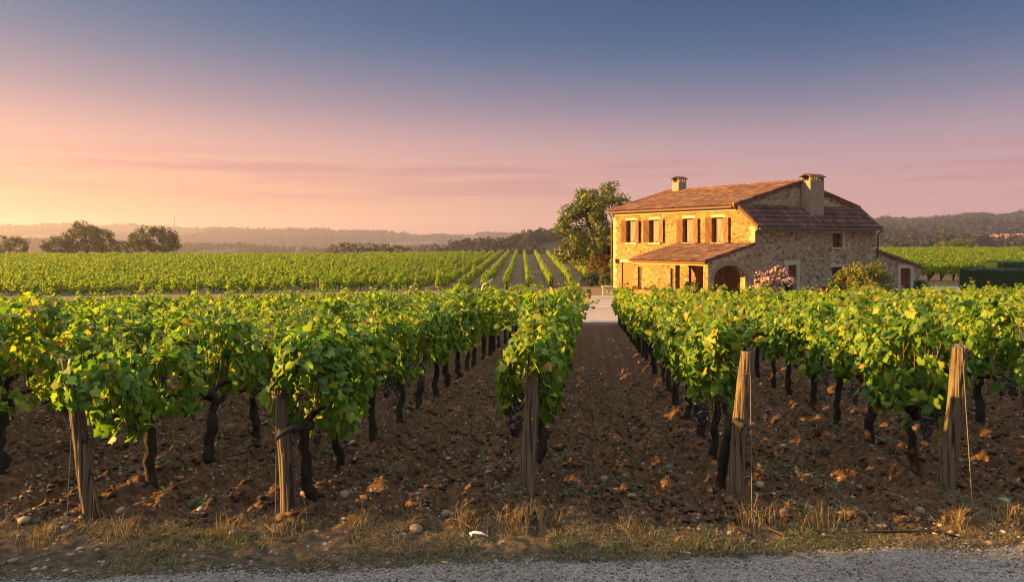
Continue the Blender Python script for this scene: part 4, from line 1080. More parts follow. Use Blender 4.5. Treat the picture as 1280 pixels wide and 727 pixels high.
# chimneys
def chimney(name, c, w, d, z0, z1, lab, ca, cb):
    mb = MB(); ax, ay = ca, cb
    o = c - ax * w / 2 - ay * d / 2
    mb.box(o + UZ * z0, ax * w, ay * d, UZ * (z1 - z0)); ob = hb(mb, name, M['render']); ob['label'] = lab
    k = MB()
    nx = max(3, int(w / 0.2))
    for i in range(nx + 1):
        for yy in (0.0, d - 0.1): k.box(o + ax * ((w - 0.09) * i / nx) + ay * yy + UZ * (z1 + .002), ax * 0.09, ay * 0.1, UZ * 0.20)
    hb(k, 'chimney_vents', M['render'], ob)
    t = MB(); cc = c - ax * (w / 2 + 0.07)
    for s in (-1, 1):
        t.box(cc + ay * s * (d / 2 + 0.08) + UZ * (z1 + 0.20), ax * (w + 0.14), -ay * s * (d / 2 + 0.08) + UZ * 0.17, UZ * 0.06)
    tt = hb(t, 'chimney_cap', M['tile'], ob); a_ = tt.data.attributes.new('tile_tone', 'FLOAT', 'FACE'); a_.data.foreach_set('value', np.full(len(tt.data.polygons), 0.45, np.float32))
    return ob
kx = (1008.5 - 640) / FPX
sC = (g0.x - kx * g0.y) / (kx * Sd.y - Sd.x); cC = g0 + Sd * sC - Fd * 0.36
depthC = cC.y
chimney('chimney', cC, 1.08, 0.62, 2.3 + 30 / FPX * depthC, 2.3 + (303 - 226) / FPX * depthC, 'tall wide chimney against the gable', Sd, Fd)
cS = g0 + Sd * (HALF - 0.15) + Fd * 9.0
chimney('chimney', cS, 0.66, 0.58, RID - 0.6, RID + 0.62, 'small chimney on the main ridge', Sd, Fd)
mb = MB(); mb.box(cC - Sd * 0.95 - Fd * 0.05 + UZ * (4.05 ), Sd * 0.36, -Fd * 0.22 - UZ * 0.2, UZ * 0.06 - Fd * 0.04); hb(mb, 'lead_flashing', M['lead'])

# ------------------------------------------------------------------ outbuilding on the right
OB = A + Sd * (WID + 0.17) + Fd * 0.35; OL = 4.45
ot = thing('outbuilding', 'low grey stone lean-to shed with a sloping top and red-brown door', 'shed', (OB.x, OB.y, GH)); HO_keep = HO
HO = Vector((OB.x, OB.y, GH))
z_hi, z_lo = 2.3 - 8 / FPX * OB.y, 2.3 - 31 / FPX * (OB.y + Sd.y * OL)
def k_s(px):
    k = (px - 640) / FPX; return (OB.x - k * OB.y) / (k * Sd.y - Sd.x)
d0, d1 = k_s(1125.5), k_s(1138); dz = 2.3 - 32.5 / FPX * 43.3
mb = MB(); zt = lambda s: z_hi + (z_lo - z_hi) * s / OL
W2 = lambda s, z, k=0.0: OB + Sd * s + UZ * z - SN * k
for (sa, sb, za) in ((0, d0, -1.6), (d0, d1, dz), (d1, OL, -1.6)):
    mb.quad(W2(sa, za), W2(sb, za), W2(sb, zt(sb)), W2(sa, zt(sa)))
for (p, q) in (((d0, -1.6), (d0, dz)), ((d0, dz), (d1, dz)), ((d1, dz), (d1, -1.6))): mb.quad(W2(*p), W2(*q), W2(*q, 0.3), W2(*p, 0.3))
mb.quad(W2(OL, -1.6), W2(OL, -1.6, 4.0), W2(OL, zt(OL), 4.0), W2(OL, zt(OL)))
mb.quad(W2(0, -1.6, 4.0), W2(OL, -1.6, 4.0), W2(OL, zt(OL), 4.0), W2(0, zt(0), 4.0))
hb(mb, 'wall', M['stone_grey'], ot)
sd_ = (Sd * OL + UZ * (z_lo - z_hi)); 
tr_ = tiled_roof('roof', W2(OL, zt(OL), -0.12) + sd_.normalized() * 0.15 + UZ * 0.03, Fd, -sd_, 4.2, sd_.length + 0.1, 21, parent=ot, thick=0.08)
plank_door('door', OB + Sd * d0 - SN * 0.2, Sd, SN, d1 - d0, GH, dz, M['red_door'], 4).parent = ot
mb = MB(); mb.box(W2(d0 - 0.24, dz + .004, -0.025), Sd * (d1 - d0 + 0.48), -SN * 0.15, UZ * 0.22)
for s in (d0 - 0.22, d1 + .004): mb.box(W2(s, GH, -0.025), Sd * 0.216, -SN * 0.15, UZ * (dz - GH))
hb(mb, 'door_surround', M['pale_stone'], ot)
HO = HO_keep

# ------------------------------------------------------------------ planting round the house
def gl(px, Y, zadd=0.0):
    x = (px - 640) / FPX * Y; return (x, Y, float(gz(x, Y)) + zadd)
tree('tree', 'tall bushy dark green tree standing at the left end of the farmhouse', gl(753, 54), 2.3 + 75 / FPX * 54 + 0.95, 4.0, 3.7, M['oak_leaf'], 41, 200, 95, 0.21, 0.66, 1.5, 0.24, flat=0.85)
shrub('shrub', 'russet brown bush at the left corner of the farmhouse', gl(748, 51), 1.0, 0.9, 2.7, M['russet_leaf'], 42, 34, 110, 0.11, 0.36)
shrub('shrub', 'low dark green bush beneath the russet bush', gl(738, 49.6), 0.8, 0.6, 1.0, M['hedge_leaf'], 43, 22, 100, 0.09, 0.26)
shrub('shrub', 'low olive bush against the left house corner', gl(757, 48.4), 0.5, 0.5, 0.9, M['oak_leaf'], 44, 18, 90, 0.09, 0.22)
shrub('flowering_bush', 'rounded bush covered in pink blossom beside the stone arch', gl(967, 37.4), 1.16, 1.0, 1.95, M['hedge_leaf'], 45, 46, 110, 0.09, 0.30, M['pink_flower'], fsize=0.10, fn=1500)
shrub('bush', 'large round yellow-green bush in front of the shaded side wall', gl(1078, 38.0), 1.62, 1.4, 2.2, M['golden_leaf'], 46, 130, 150, 0.10, 0.36)
shrub('flower_bed', 'low patch of red flowers left of the round bush', gl(1032, 37.6), 0.75, 0.5, 0.95, M['hedge_leaf'], 47, 20, 80, 0.08, 0.22, M['red_flower'], fsize=0.10, fn=500)
shrub('shrub', 'low dark hedge-like shrub right of the pink bush', gl(1006, 37.2), 1.1, 0.5, 0.75, M['golden_leaf'], 48, 26, 90, 0.08, 0.24)
shrub('shrub', 'small round dark shrub right of the red-brown shed door', gl(1153, 42.0), 0.55, 0.5, 0.95, M['hedge_leaf'], 49, 20, 100, 0.07, 0.22)
box_hedge('hedge', 'long clipped dark green hedge beside the driveway at right', gl(1208, 43.5), (gl(1208, 43.5)[0] + 14, 44.5, gl(1208, 43.5)[2]), 1.2, 1.55, 60)
box_hedge('hedge', 'second clipped hedge standing behind the long hedge', (gl(1240, 52)[0], 52, -0.9), (gl(1240, 52)[0] + 16, 53, -0.9), 1.2, 1.75, 61)

def potted(name, label, loc, r, h, leafmat, seed, fol=0.4, cat='potted plant'):
    t = thing(name, label, cat, loc); mb = MB()
    mb.lathe((0, 0, 0), [(r * 0.65, 0), (r * 0.9, h * 0.75), (r * 1.06, h * 0.78), (r * 1.06, h), (r * 0.9, h), (r * 0.86, h * 0.82)], 18); mb.build('pot', M['terracotta'], t, False)
    if fol:
        rng = np.random.default_rng(seed); C = crown_points(14, rng, fol, fol, fol * 0.9, 0.6) + np.array([0, 0, h + fol * 0.7]); V, F = leaf_cloud(C, np.full(len(C), fol * 0.45), 70, 0.09, rng)
        link('foliage', np_mesh('foliage', V, F), leafmat, t)
        mb = MB(); mb.tube([(0, 0, h * 0.6), (0, 0, h + fol * 0.7)], 0.02, 6); mb.build('stem', M['tree_bark'], t)
    return t
c = B0 + Fd * 1.6 + FN * -0.7
potted('potted_shrub', 'dark leafy potted shrub standing in the porch opening', (c.x, c.y, GH + 0.0), 0.2, 0.4, M['hedge_leaf'], 71, 0.42)
c = B0 + Fd * 0.75 + FN * 0.35
potted('potted_plant', 'reddish potted plant beside the porch pillar', (c.x, c.y, GH - 0.05), 0.2, 0.36, M['russet_leaf'], 72, 0.30)
potted('flowerpot', 'small round terracotta pot on the courtyard edge', (at(735.5, 371, 40.4).x, 40.4, float(gz(3.9, 40.4)) + 0.035), 0.20, 0.34, M['hedge_leaf'], 73, 0.12)
t = thing('planter_trough', 'long terracotta planter box before the porch wall', 'planter', (0, 0, 0)); c = B0 + Fd * 4.3 + FN * 0.55
t.location = (c.x, c.y, GH - 0.1); t.rotation_euler = (0, 0, atan2(Fd.y, Fd.x))
mb = MB(); L = 1.7; w = 0.46; h = 0.55
for (o, a, b) in (((-L / 2, -w / 2, 0), (L, 0, 0), (0, 0.05, 0)), ((-L / 2, w / 2 - 0.05, 0), (L, 0, 0), (0, 0.05, 0)), ((-L / 2, -w / 2 + .051, 0), (0.05, 0, 0), (0, w - .102, 0)), ((L / 2 - 0.05, -w / 2 + .051, 0), (0.05, 0, 0), (0, w - .102, 0)), ((-L / 2 + .051, -w / 2 + .051, 0.36), (L - .102, 0, 0), (0, w - .102, 0))):
    mb.box(o, a, b, (0, 0, h if o[2] == 0 else 0.08))
mb.build('trough', M['terracotta'], t)
rng = np.random.default_rng(75); C = np.stack([rng.uniform(-0.7, 0.7, 14), rng.uniform(-0.1, 0.1, 14), rng.uniform(0.5, 0.68, 14)], 1); V, F = leaf_cloud(C, np.full(14, 0.15), 60, 0.08, rng); link('foliage', np_mesh('foliage', V, F), M['russet_leaf'], t)
q = at(759, 363, 42.5)
mb = MB(); mb.prism([(-0.3, -0.2, 0), (0.28, -0.22, 0), (0.32, 0.2, 0), (-0.27, 0.22, 0)], (0.02, 0, 0.5)); mb.prism([(-0.34, -0.25, 0.502), (0.34, -0.26, 0.502), (0.36, 0.25, 0.502), (-0.32, 0.26, 0.502)], (0, 0, 0.09))
o = mb.build('stone_block', M['pale_stone']); o.location = (q.x, q.y, float(gz(q.x, q.y))); tag(o, 'pale squared stone block at the courtyard corner by the house', 'stone block')
q = at(609, 362, 49.4)
mb = MB(); mb.tube([(-0.42, 0, -0.05), (-0.30, 0, 0.35), (0.1, 0, 0.62), (0.42, 0, 0.78)], [0.05, 0.05, 0.045, 0.04], 8, 0.08)
o = mb.build('bent_stake', M['white_scrap'], None, True); o.location = (q.x, q.y, float(gz(q.x, q.y))); tag(o, 'pale bent stake at the near end of the far vine rows', 'stake')

# ------------------------------------------------------------------ far trees, hills, mast
def far_tree(label, px, top, base, Y, wpx, seed, group=None, mat='far_leaf', clumps=70, size=None, per=60, ground=None):
    wm = wpx / FPX * Y; zt_ = CAMZ + (HZ - top) / FPX * Y; zb = CAMZ + (HZ - base) / FPX * Y - 1.0; h = zt_ - zb
    return tree('tree', label, ((px - 640) / FPX * Y, Y, zb), h, wm / 2, h * 0.5, M[mat], seed, int(clumps * 1.5), 46, size or wm * 0.03, wm * 0.085, h * 0.2, wm * 0.022, group, 0.75, flat=0.7)
far_tree('dark rounded tree cut by the left edge of the photo', 10, 292, 322, 185, 48, 81)
far_tree('broad domed tree, tallest of the misty left clump', 110, 277, 321, 190, 66, 82, clumps=95)
far_tree('lower bushy tree left of the broad domed tree', 72, 293, 321, 188, 44, 83)
far_tree('low misty tree between the two domed trees', 146, 299, 321, 196, 36, 84)
far_tree('wide domed tree right of the misty left clump', 190, 279, 319, 185, 68, 85, clumps=95)
for i, (px, top, w) in enumerate([(415, 304, 20), (430, 301, 26), (447, 302, 26), (463, 302, 24), (480, 301, 26), (496, 305, 22), (509, 307, 16)]):
    far_tree('%s tree of the dark row on the horizon left of centre' % ('leftmost second third fourth fifth sixth rightmost'.split()[i]), px, top, 316, 215, w, 90 + i, 'trees in the dark row on the horizon', clumps=30, per=60)
for i, (px, top, w) in enumerate([(530, 304, 16), (543, 303, 18), (553, 307, 10)]):
    far_tree('%s tree of the small clump in the middle of the horizon' % ('left', 'middle', 'right')[i], px, top, 315, 215, w, 100 + i, 'trees in the small horizon clump', clumps=24, per=60)
far_tree('dark round tree at the foot of the right hills', 1196, 297, 312, 175, 46, 110, mat='oak_leaf')
far_tree('dark low tree just right of the farmhouse roof', 1108, 303, 312, 165, 24, 111, mat='oak_leaf', clumps=36)
def cypress(label, px, top, base, Y, wpx, seed):
    rng = np.random.default_rng(seed); zb = CAMZ + (HZ - base) / FPX * Y; h = (base - top) / FPX * Y; w = wpx / FPX * Y / 2
    t = thing('cypress', label, 'tree', ((px - 640) / FPX * Y, Y, zb), 0, 'cypresses below the right hills')
    C = np.array([(rng.normal() * w * 0.25, rng.normal() * w * 0.25, h * f) for f in np.linspace(0.08, 0.96, 26)]); rad = w * np.interp(np.linspace(0, 1, 26), [0, 0.25, 0.7, 1], [0.8, 1, 0.75, 0.25])
    V, F = leaf_cloud(C, rad, 60, w * 0.35, rng, 1.0); link('crown', np_mesh('crown', V, F), M['oak_leaf'], t)
    mb = MB(); mb.tube([(0, 0, -1), (0, 0, h * 0.9)], [w * 0.2, w * 0.05], 7); mb.build('trunk', M['tree_bark'], t)
cypress('taller dark cypress below the right hills', 1178, 294, 312, 180, 5, 120)
cypress('shorter dark cypress right of the taller one', 1185, 296, 312, 180, 4, 121)

def hill(name, prof, y0, y1, y2, z0, seed, label, res=(160, 60), bumps=4.0, expo=1.2):
    """a wooded ridge: profile in photograph pixels at the crest distance y1"""
    K = np.linspace(prof[0][0], prof[-1][0], res[0]); top = np.interp(K, [p[0] for p in prof], [p[1] for p in prof])
    ztop = CAMZ + (HZ - top) / FPX * y1
    D = np.concatenate([np.linspace(y0, y1, res[1]), np.linspace(y1, y2, 12)[1:]])
    KK, DD = np.meshgrid(K, D); ZT = np.repeat(ztop[None], len(D), 0)
    t = np.clip((DD - y0) / (y1 - y0), 0, 1); back = np.clip((DD - y1) / (y2 - y1), 0, 1)
    Z = z0 + (ZT - z0) * t ** expo * (1 - 0.8 * back)
    X = (KK - 640) / FPX * y1 * (0.55 + 0.45 * DD / y1)
    Z = Z + bumps * (fbm(X / 60, DD / 60, seed, 3) - 0.5) * t * 2
    n, m_ = X.shape; i = np.arange(n * m_).reshape(n, m_)
    F = np.stack([i[:-1, :-1].ravel(), i[:-1, 1:].ravel(), i[1:, 1:].ravel(), i[1:, :-1].ravel()], 1)
    o = link(name, np_mesh(name, np.stack([X.ravel(), DD.ravel(), Z.ravel()], 1), F), M['hill'], None, True); tag(o, label, 'hill', kind='structure')
    return X, DD, Z, t
def forest(name, label, grids, n, hgt, wid, quads, qs, mat, seed, minT=0.0, mask=None):
    X, D, Z, T = grids; rng = np.random.default_rng(seed); r, c = X.shape
    # pick cells in proportion to how they cover the view
    fi = rng.uniform(0, r - 1.001, n * 3); ci = rng.uniform(0, c - 1.001, n * 3); a = fi.astype(int); b = ci.astype(int); u = fi - a; v = ci - b
    L = lambda G: (G[a, b] * (1 - v) + G[a, b + 1] * v) * (1 - u) + (G[a + 1, b] * (1 - v) + G[a + 1, b + 1] * v) * u
    x, y, z, t = L(X), L(D), L(Z), L(T); dens = fbm(x / 140 + 50, y / 140, seed, 3)
    k = (t >= minT) & (dens > 0.40)
    if mask is not None: k &= mask(x, y)
    x, y, z = x[k][:n], y[k][:n], z[k][:n]; n = len(x)
    h = hgt * rng.uniform(0.6, 1.3, n); w = wid * rng.uniform(0.6, 1.3, n)
    d = runit(n * quads, rng); ii = np.repeat(np.arange(n), quads)
    P = np.stack([x[ii] + d[:, 0] * w[ii] / 2, y[ii] + d[:, 1] * w[ii] / 2, z[ii] + h[ii] * (0.5 + 0.5 * d[:, 2])], 1)
    V, F = leaves(P, d + 0.4 * runit(len(P), rng), runit(len(P), rng), qs * rng.uniform(0.7, 1.4, len(P)), LEAF_SM_V * np.array([1.5, 1]), LEAF_SM_F, rng)
    o = link(name, np_mesh(name, V, F), M[mat]); tag(o, label, 'forest', kind='stuff')
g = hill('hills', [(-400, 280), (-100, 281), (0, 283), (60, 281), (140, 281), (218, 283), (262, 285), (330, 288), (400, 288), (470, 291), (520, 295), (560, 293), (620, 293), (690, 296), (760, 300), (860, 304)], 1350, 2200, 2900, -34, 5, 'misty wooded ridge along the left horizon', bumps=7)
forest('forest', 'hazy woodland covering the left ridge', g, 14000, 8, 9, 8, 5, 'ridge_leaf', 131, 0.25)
g = hill('hills', [(-300, 301), (0, 300), (70, 302), (150, 305), (250, 306), (330, 310), (420, 312), (640, 309), (760, 306)], 700, 1100, 1400, -34, 6, 'low misty rise in the valley below the ridge', bumps=5)
forest('forest', 'hazy trees dotted along the low valley rise', g, 3000, 6, 8, 12, 3.4, 'ridge_leaf', 132, 0.45)
g = hill('hills', [(560, 309), (610, 304), (640, 301), (670, 299), (700, 297), (760, 295), (840, 296)], 330, 460, 600, -14, 7, 'wooded knoll behind the far vine rows', (90, 30), bumps=2)
forest('forest', 'olive and russet woods behind the far vine rows', g, 700, 7.0, 8.5, 46, 1.7, 'hill_leaf', 133, 0.3)
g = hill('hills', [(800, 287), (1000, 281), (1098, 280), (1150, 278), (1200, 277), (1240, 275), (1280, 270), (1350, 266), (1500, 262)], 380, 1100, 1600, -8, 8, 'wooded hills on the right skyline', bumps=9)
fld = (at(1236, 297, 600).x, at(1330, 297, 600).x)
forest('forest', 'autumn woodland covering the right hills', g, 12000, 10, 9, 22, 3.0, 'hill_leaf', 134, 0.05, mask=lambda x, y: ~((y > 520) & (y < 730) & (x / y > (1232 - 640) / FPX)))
fx0 = np.linspace(0.70, 0.86, 30); Xg, Dg, Zg, Tg = g
def hz_at(k, d):
    t = np.clip((d - 380) / 720, 0, 1); px = 640 + FPX * (k * d) / (1100 * (0.55 + 0.45 * d / 1100)); top = np.interp(px, [800, 1000, 1098, 1150, 1200, 1240, 1280, 1350, 1500], [287, 281, 280, 278, 277, 275, 270, 266, 262]); return -8 + (CAMZ + (HZ - top) / FPX * 1100 + 8) * t ** 1.2
K2, D2 = np.meshgrid(fx0, np.linspace(560, 690, 14)); Z2 = hz_at(K2, D2) + 4.5 ; i = np.arange(K2.size).reshape(K2.shape)
o = link('field', np_mesh('field', np.stack([(K2 * D2).ravel(), D2.ravel(), Z2.ravel()], 1), np.stack([i[:-1, :-1].ravel(), i[:-1, 1:].ravel(), i[1:, 1:].ravel(), i[1:, :-1].ravel()], 1)), M['hill_field']); tag(o, 'bare terracotta field on the right hillside', 'field', kind='structure')
q = at(218, 281, 2150); mb = MB(); zt_ = at(218, 268.5, 2150).z
mb.tube([(0, 0, -6), (0, 0, zt_ - q.z)], [1.3, 0.7], 6)
for f in (0.55, 0.75, 0.92): mb.cbox((0, 0, (zt_ - q.z) * f), 3.6, 1.2, 1.0)
o = mb.build('radio_mast', M['iron']); o.location = q; tag(o, 'thin radio mast on the left ridge', 'mast')

# ------------------------------------------------------------------ posts at the row ends
PR = np.random.default_rng(200)
def post(px_t, py_t, px_b, py_b, r, label, wire, square=False):
    """end post between two photograph points, standing on the ground"""
    Y = None
    for Yc in np.arange(4.5, 8.5, 0.01):
        x = (px_b - 640) / FPX * Yc
        if CAMZ - (py_b - HZ) / FPX * Yc <= float(gz(x, Yc)): Y = Yc; break
    base = at(px_b, py_b, Y); top = at(px_t, py_t, Y - 0.02)
    t = thing('end_post', label, 'post', base, 0, 'wooden end posts of the vine rows'); d = top - base; mb = MB(); n = 14; k = 16
    ph = PR.uniform(0, 6); V = []; Fc = []
    fl = PR.uniform(-0.10, 0.10, n)
    ux = Vector((1, 0, 0)); uy = Vector((0, 1, 0))
    for i in range(k):
        f = i / (k - 1); c = -d * 0.12 * (1 if i == 0 else 0) + d * f; rr = r * (1.12 - 0.20 * f) 
        wob = Vector((sin(ph + f * 5) * 0.008, cos(ph + f * 4) * 0.006, 0))
        for q in range(n):
            a = 2 * pi * q / n; rq = rr * (1 + fl[q] * 0.6 + PR.uniform(-0.03, 0.03))
            if square: rq *= 1.0 / max(abs(cos(a + 0.3)), abs(sin(a + 0.3))) ** 0.8
            tilt = (PR.uniform(-0.01, 0.01) + 0.012 * cos(a + ph)) if i == k - 1 else 0
            V.append(c + wob + ux * cos(a) * rq + uy * sin(a) * rq + UZ * tilt)
    for i in range(k - 1):
        for q in range(n): Fc.append((i * n + q, i * n + (q + 1) % n, (i + 1) * n + (q + 1) % n, (i + 1) * n + q))
    Fc.append(tuple(range((k - 1) * n, k * n))); mb.add(V, Fc); mb.build('shaft', M['post'], t)
    # tie wire wound round the post and the stay running down to the ground
    tw = MB(); zt2 = 0.90
    for w in range(3):
        c = d * (zt2 - 0.018 * w); pts = [c + Vector((cos(a) * r * 1.08, sin(a) * r * 1.08, 0.012 * sin(a + w))) for a in np.linspace(0, 2 * pi, 17)]; tw.tube(pts, 0.0024, 5, 0, False)
    tw.build('tie_wire', M['wire'], t)
    rw = MB()                                                         # trellis wires running back along the row
    for hh in (0.62, 0.98, 1.22):
        c = d * (hh / d.z); far_ = c + Vector((0.1125, 1, -0.055)) * 23.0
        rw.tube([c, c.lerp(far_, 0.33), c.lerp(far_, 0.66), far_], 0.0022, 5, 0, False)
    rw.build('trellis_wire', M['wire'], t)
    if wire:
        (wx, wy, wx2, wy2) = wire; Yb = Y - 0.45
        p0 = at(wx, wy, Y - r * 1.2) - base; p1 = at(wx2, wy2, Yb); p1.z = gs(p1.x, Yb) ; p1 = p1 - base
        sw_ = MB(); sw_.tube([p0, p0.lerp(p1, 0.5) + Vector((0, 0, -0.006)), p1], 0.0034, 6); sw_.build('stay_wire', M['wire'], t)
    return base, top
posts = [post(84, 447, 117, 650, 0.060, 'grey wooden post leaning left, leftmost of the row-end posts', (93, 470, 82, 655)),
         post(348, 470, 362, 650, 0.060, 'grey wooden post left of centre with its top buried in leaves', (346, 492, 344, 668)),
         post(668, 441, 659, 630, 0.058, 'square wooden central post wrapped in yellow vine leaves', (672, 470, 663, 650), True),
         post(934, 440, 917, 633, 0.065, 'thick wooden post right of the bare aisle with sunlit top', (938, 465, 940, 585)),
         post(1200, 432, 1182, 625, 0.067, 'bare wooden post, rightmost, standing clear of the leaves', (1203, 440, 1216, 660))]

# ------------------------------------------------------------------ stones, clods, grass, litter
def lumps(n, xy, smin, smax, seed, rough=0.22, flat=0.65, sink=0.25, V0=ICO1, pw=2.0):
    rng = np.random.default_rng(seed); V, F = V0
    s = smin + (smax - smin) * rng.random(n) ** pw
    j = 1 + rough * rng.normal(size=(n, len(V), 1)); a = rng.uniform(0, 2 * pi, n)
    VV = V[None] * j * s[:, None, None] * np.stack([rng.uniform(0.8, 1.35, n), rng.uniform(0.7, 1.1, n), rng.uniform(flat * 0.7, flat * 1.25, n)], 1)[:, None, :]
    ca, sa = np.cos(a)[:, None], np.sin(a)[:, None]
    X = VV[..., 0] * ca - VV[..., 1] * sa; Y = VV[..., 0] * sa + VV[..., 1] * ca
    z = gsurf(xy[:, 0], xy[:, 1]) + s * flat * (1 - sink) * 0.6
    W = np.stack([X + xy[:, :1], Y + xy[:, 1:2], VV[..., 2] + z[:, None]], 2).reshape(-1, 3)
    FF = (F[None] + (np.arange(n) * len(V))[:, None, None]).reshape(-1, 3); return W, FF
def view_xy(n, y0, y1, rng, pw=1.0, m=0.79):
    y = y0 + (y1 - y0) * rng.random(n) ** pw; x = rng.uniform(-m, m, n) * y; return np.stack([x, y], 1)
rng = np.random.default_rng(210)
xy = view_xy(15000, 5.6, 14, rng, 1.3)
fr_ = row_phase(xy[:, 0], xy[:, 1]) % 1.0
keep = (np.cos(2 * pi * fr_ * 4 + 0.6) * 0.35 + (fbm(xy[:, 0] * 1.3, xy[:, 1] * 1.3, 88, 3) - 0.5) * 2.2 + 0.15 + rng.normal(size=len(xy)) * 0.2) > 0
xy = xy[keep]; W, FF = lumps(len(xy), xy, 0.008, 0.044, 211, 0.38, 0.65, 0.6)
xc = view_xy(16000, 5.5, 10, np.random.default_rng(233), 1.3); xc = xc[fbm(xc[:, 0] * 1.1 + 3, xc[:, 1] * 1.1, 89, 3) > 0.42]
W2c, F2c = lumps(len(xc), xc, 0.004, 0.014, 234, 0.35, 0.75, 0.2); FF = np.vstack([FF, F2c + len(W)]); W = np.vstack([W, W2c])
o = link('soil_clods', np_mesh('soil_clods', W, FF), M['clod']); tag(o, 'brown broken clods of earth between the vines', 'soil clods', kind='stuff')
xy = view_xy(6500, 4.75, 15, rng, 1.5); xy = xy[(fbm(xy[:, 0] * 0.9 + 7, xy[:, 1] * 0.9, 98, 3) > 0.47) & ((xy[:, 1] > 5.4) | (rng.random(len(xy)) < 0.16))]; W, FF = lumps(len(xy), xy, 0.008, 0.032, 212, 0.12, 0.6)
o = link('pebbles', np_mesh('pebbles', W, FF), M['pebble'], None, True); tag(o, 'small pale pebbles strewn over the tilled soil', 'pebbles', kind='stuff')
x = rng.uniform(-4.2, 4.6, 9000); e = road_edge(x); y = e - np.abs(rng.normal(size=len(x))) * 0.45 + 0.06; k = y > 4.1; xy = np.stack([x[k], y[k]], 1)
W, FF = lumps(len(xy), xy, 0.004, 0.0115, 213, 0.16, 0.7, 0.0)
zz = road_z(xy[:, 0], np.minimum(xy[:, 1], road_edge(xy[:, 0]) - 0.02)); sh = np.repeat(np.maximum(zz, gsurf(xy[:, 0], xy[:, 1])) - gsurf(xy[:, 0], xy[:, 1]), len(ICO1[0])); W[:, 2] += sh
o = link('gravel', np_mesh('gravel', W, FF), M['road_stone']); tag(o, 'loose grey gravel along the road edge', 'gravel', kind='stuff')
# larger field stones, each its own thing
SP = [(397, 606, 5), (385, 622, 8), (430, 618, 7), (292, 668, 6), (470, 600, 5), (150, 640, 5), (62, 632, 5), (30, 655, 7), (250, 640, 4), (556, 625, 7), (520, 663, 9), (505, 598, 5), (610, 600, 4), (755, 592, 5), (790, 620, 5), (812, 560, 4),
      (838, 596, 5), (1010, 600, 5), (950, 612, 6), (1040, 636, 5), (1100, 655, 5), (1255, 618, 7), (1240, 588, 5), (980, 560, 4), (1075, 610, 4), (1150, 640, 6), (700, 560, 4), (560, 575, 4), (226, 600, 4), (330, 615, 5), (780, 655, 5), (440, 560, 4)]
for i, (px, py, r) in enumerate(SP):
    Y = 5.0
    for Yc in np.arange(5.0, 12, 0.02):
        if CAMZ - (py - HZ) / FPX * Yc <= float(gz((px - 640) / FPX * Yc, Yc)) : Y = Yc; break
    x = (px - 640) / FPX * Y; s = r / FPX * Y; rg = np.random.default_rng(400 + i)
    V = ICO2[0] * (1 + 0.10 * fbm(ICO2[0][:, 0] * 2 + i * 7, ICO2[0][:, 1] * 2 + ICO2[0][:, 2], 3, 2)[:, None] * 2) * np.array([1.15, 0.9, 0.62]) * s
    o = link('field_stone', np_mesh('field_stone', V, ICO2[1]), M['pebble'], None, True); o.location = (x, Y, gs(x, Y) + s * 0.22); o.rotation_euler = (rg.normal() * 0.15, rg.normal() * 0.15, rg.uniform(0, 6))
    tag(o, 'pale rounded field stone lying half sunk in the tilled brown soil', 'stone', 'larger stones lying on the soil')

def blades(xy, hmin, hmax, w, seed, lean=0.6, per=1, spread=0.03):
    rng = np.random.default_rng(seed); n = len(xy) * per; ii = np.repeat(np.arange(len(xy)), per)
    b = xy[ii] + rng.normal(size=(n, 2)) * spread; z = gsurf(b[:, 0], b[:, 1]) - 0.01
    h = rng.uniform(hmin, hmax, n); d = rng.normal(size=(n, 2)) * lean; a = rng.uniform(0, pi, n); ww = w * rng.uniform(0.6, 1.3, n)
    px = np.cos(a) * ww; py = np.sin(a) * ww
    base = np.stack([b[:, 0], b[:, 1], z], 1); side = np.stack([px, py, 0 * px], 1)
    mid = base + np.stack([d[:, 0] * h * 0.35, d[:, 1] * h * 0.35, h * 0.6], 1); top = base + np.stack([d[:, 0] * h, d[:, 1] * h, h * np.clip(1 - 0.3 * np.hypot(d[:, 0], d[:, 1]), 0.2, 1)], 1)
    V = np.stack([base - side, base + side, mid + side * 0.8, mid - side * 0.8, top], 1).reshape(-1, 3); o = (np.arange(n) * 5)[:, None]
    F = np.concatenate([o + np.array([[0, 1, 2]]), o + np.array([[0, 2, 3]]), o + np.array([[3, 2, 4]])]); return V, F
def verge_xy(n, rng, lo=-0.02, hi=0.75):
    x = rng.uniform(-4.6, 5.4, n * 3); t = rng.random(n * 3); y = road_edge(x) + lo + (hi - lo) * t
    k = fbm(x * 1.5 + 3, y * 2.2, 55, 3) > 0.38 + 0.12 * t; return np.stack([x[k], y[k]], 1)[:n]
V1, F1 = blades(verge_xy(9500, rng, -0.13, 0.9), 0.015, 0.07, 0.0026, 221, 1.4, 4, 0.05)
tuft = [(-3.05, 5.35), (-3.6, 5.2), (-1.75, 5.35), (-0.05, 5.55), (0.25, 5.6), (0.05, 5.45), (1.9, 5.5), (2.1, 5.55), (2.45, 5.5), (2.55, 5.6), (3.6, 5.5), (-0.35, 5.5), (-2.3, 5.4), (4.1, 5.55), (1.0, 5.5), (-1.2, 5.45)]
V2, F2 = blades(np.array(tuft), 0.06, 0.26, 0.0026, 222, 0.45, 70, 0.07)
stalks = np.array([(2.35, 5.55), (2.6, 5.7), (2.1, 5.7), (2.75, 5.6), (-1.55, 5.4), (-3.15, 5.3), (3.75, 5.6), (1.75, 5.6), (0.1, 5.7), (-0.8, 5.5)])
V3, F3 = blades(stalks, 0.28, 0.52, 0.0024, 223, 0.3, 2, 0.10)
V = np.vstack([V1, V2, V3]); F = np.vstack([F1, F2 + len(V1), F3 + len(V1) + len(V2)])
o = link('dry_grass', np_mesh('dry_grass', V, F), M['straw']); tag(o, 'straw-coloured dry grass along the road verge and posts', 'dry grass', kind='stuff')
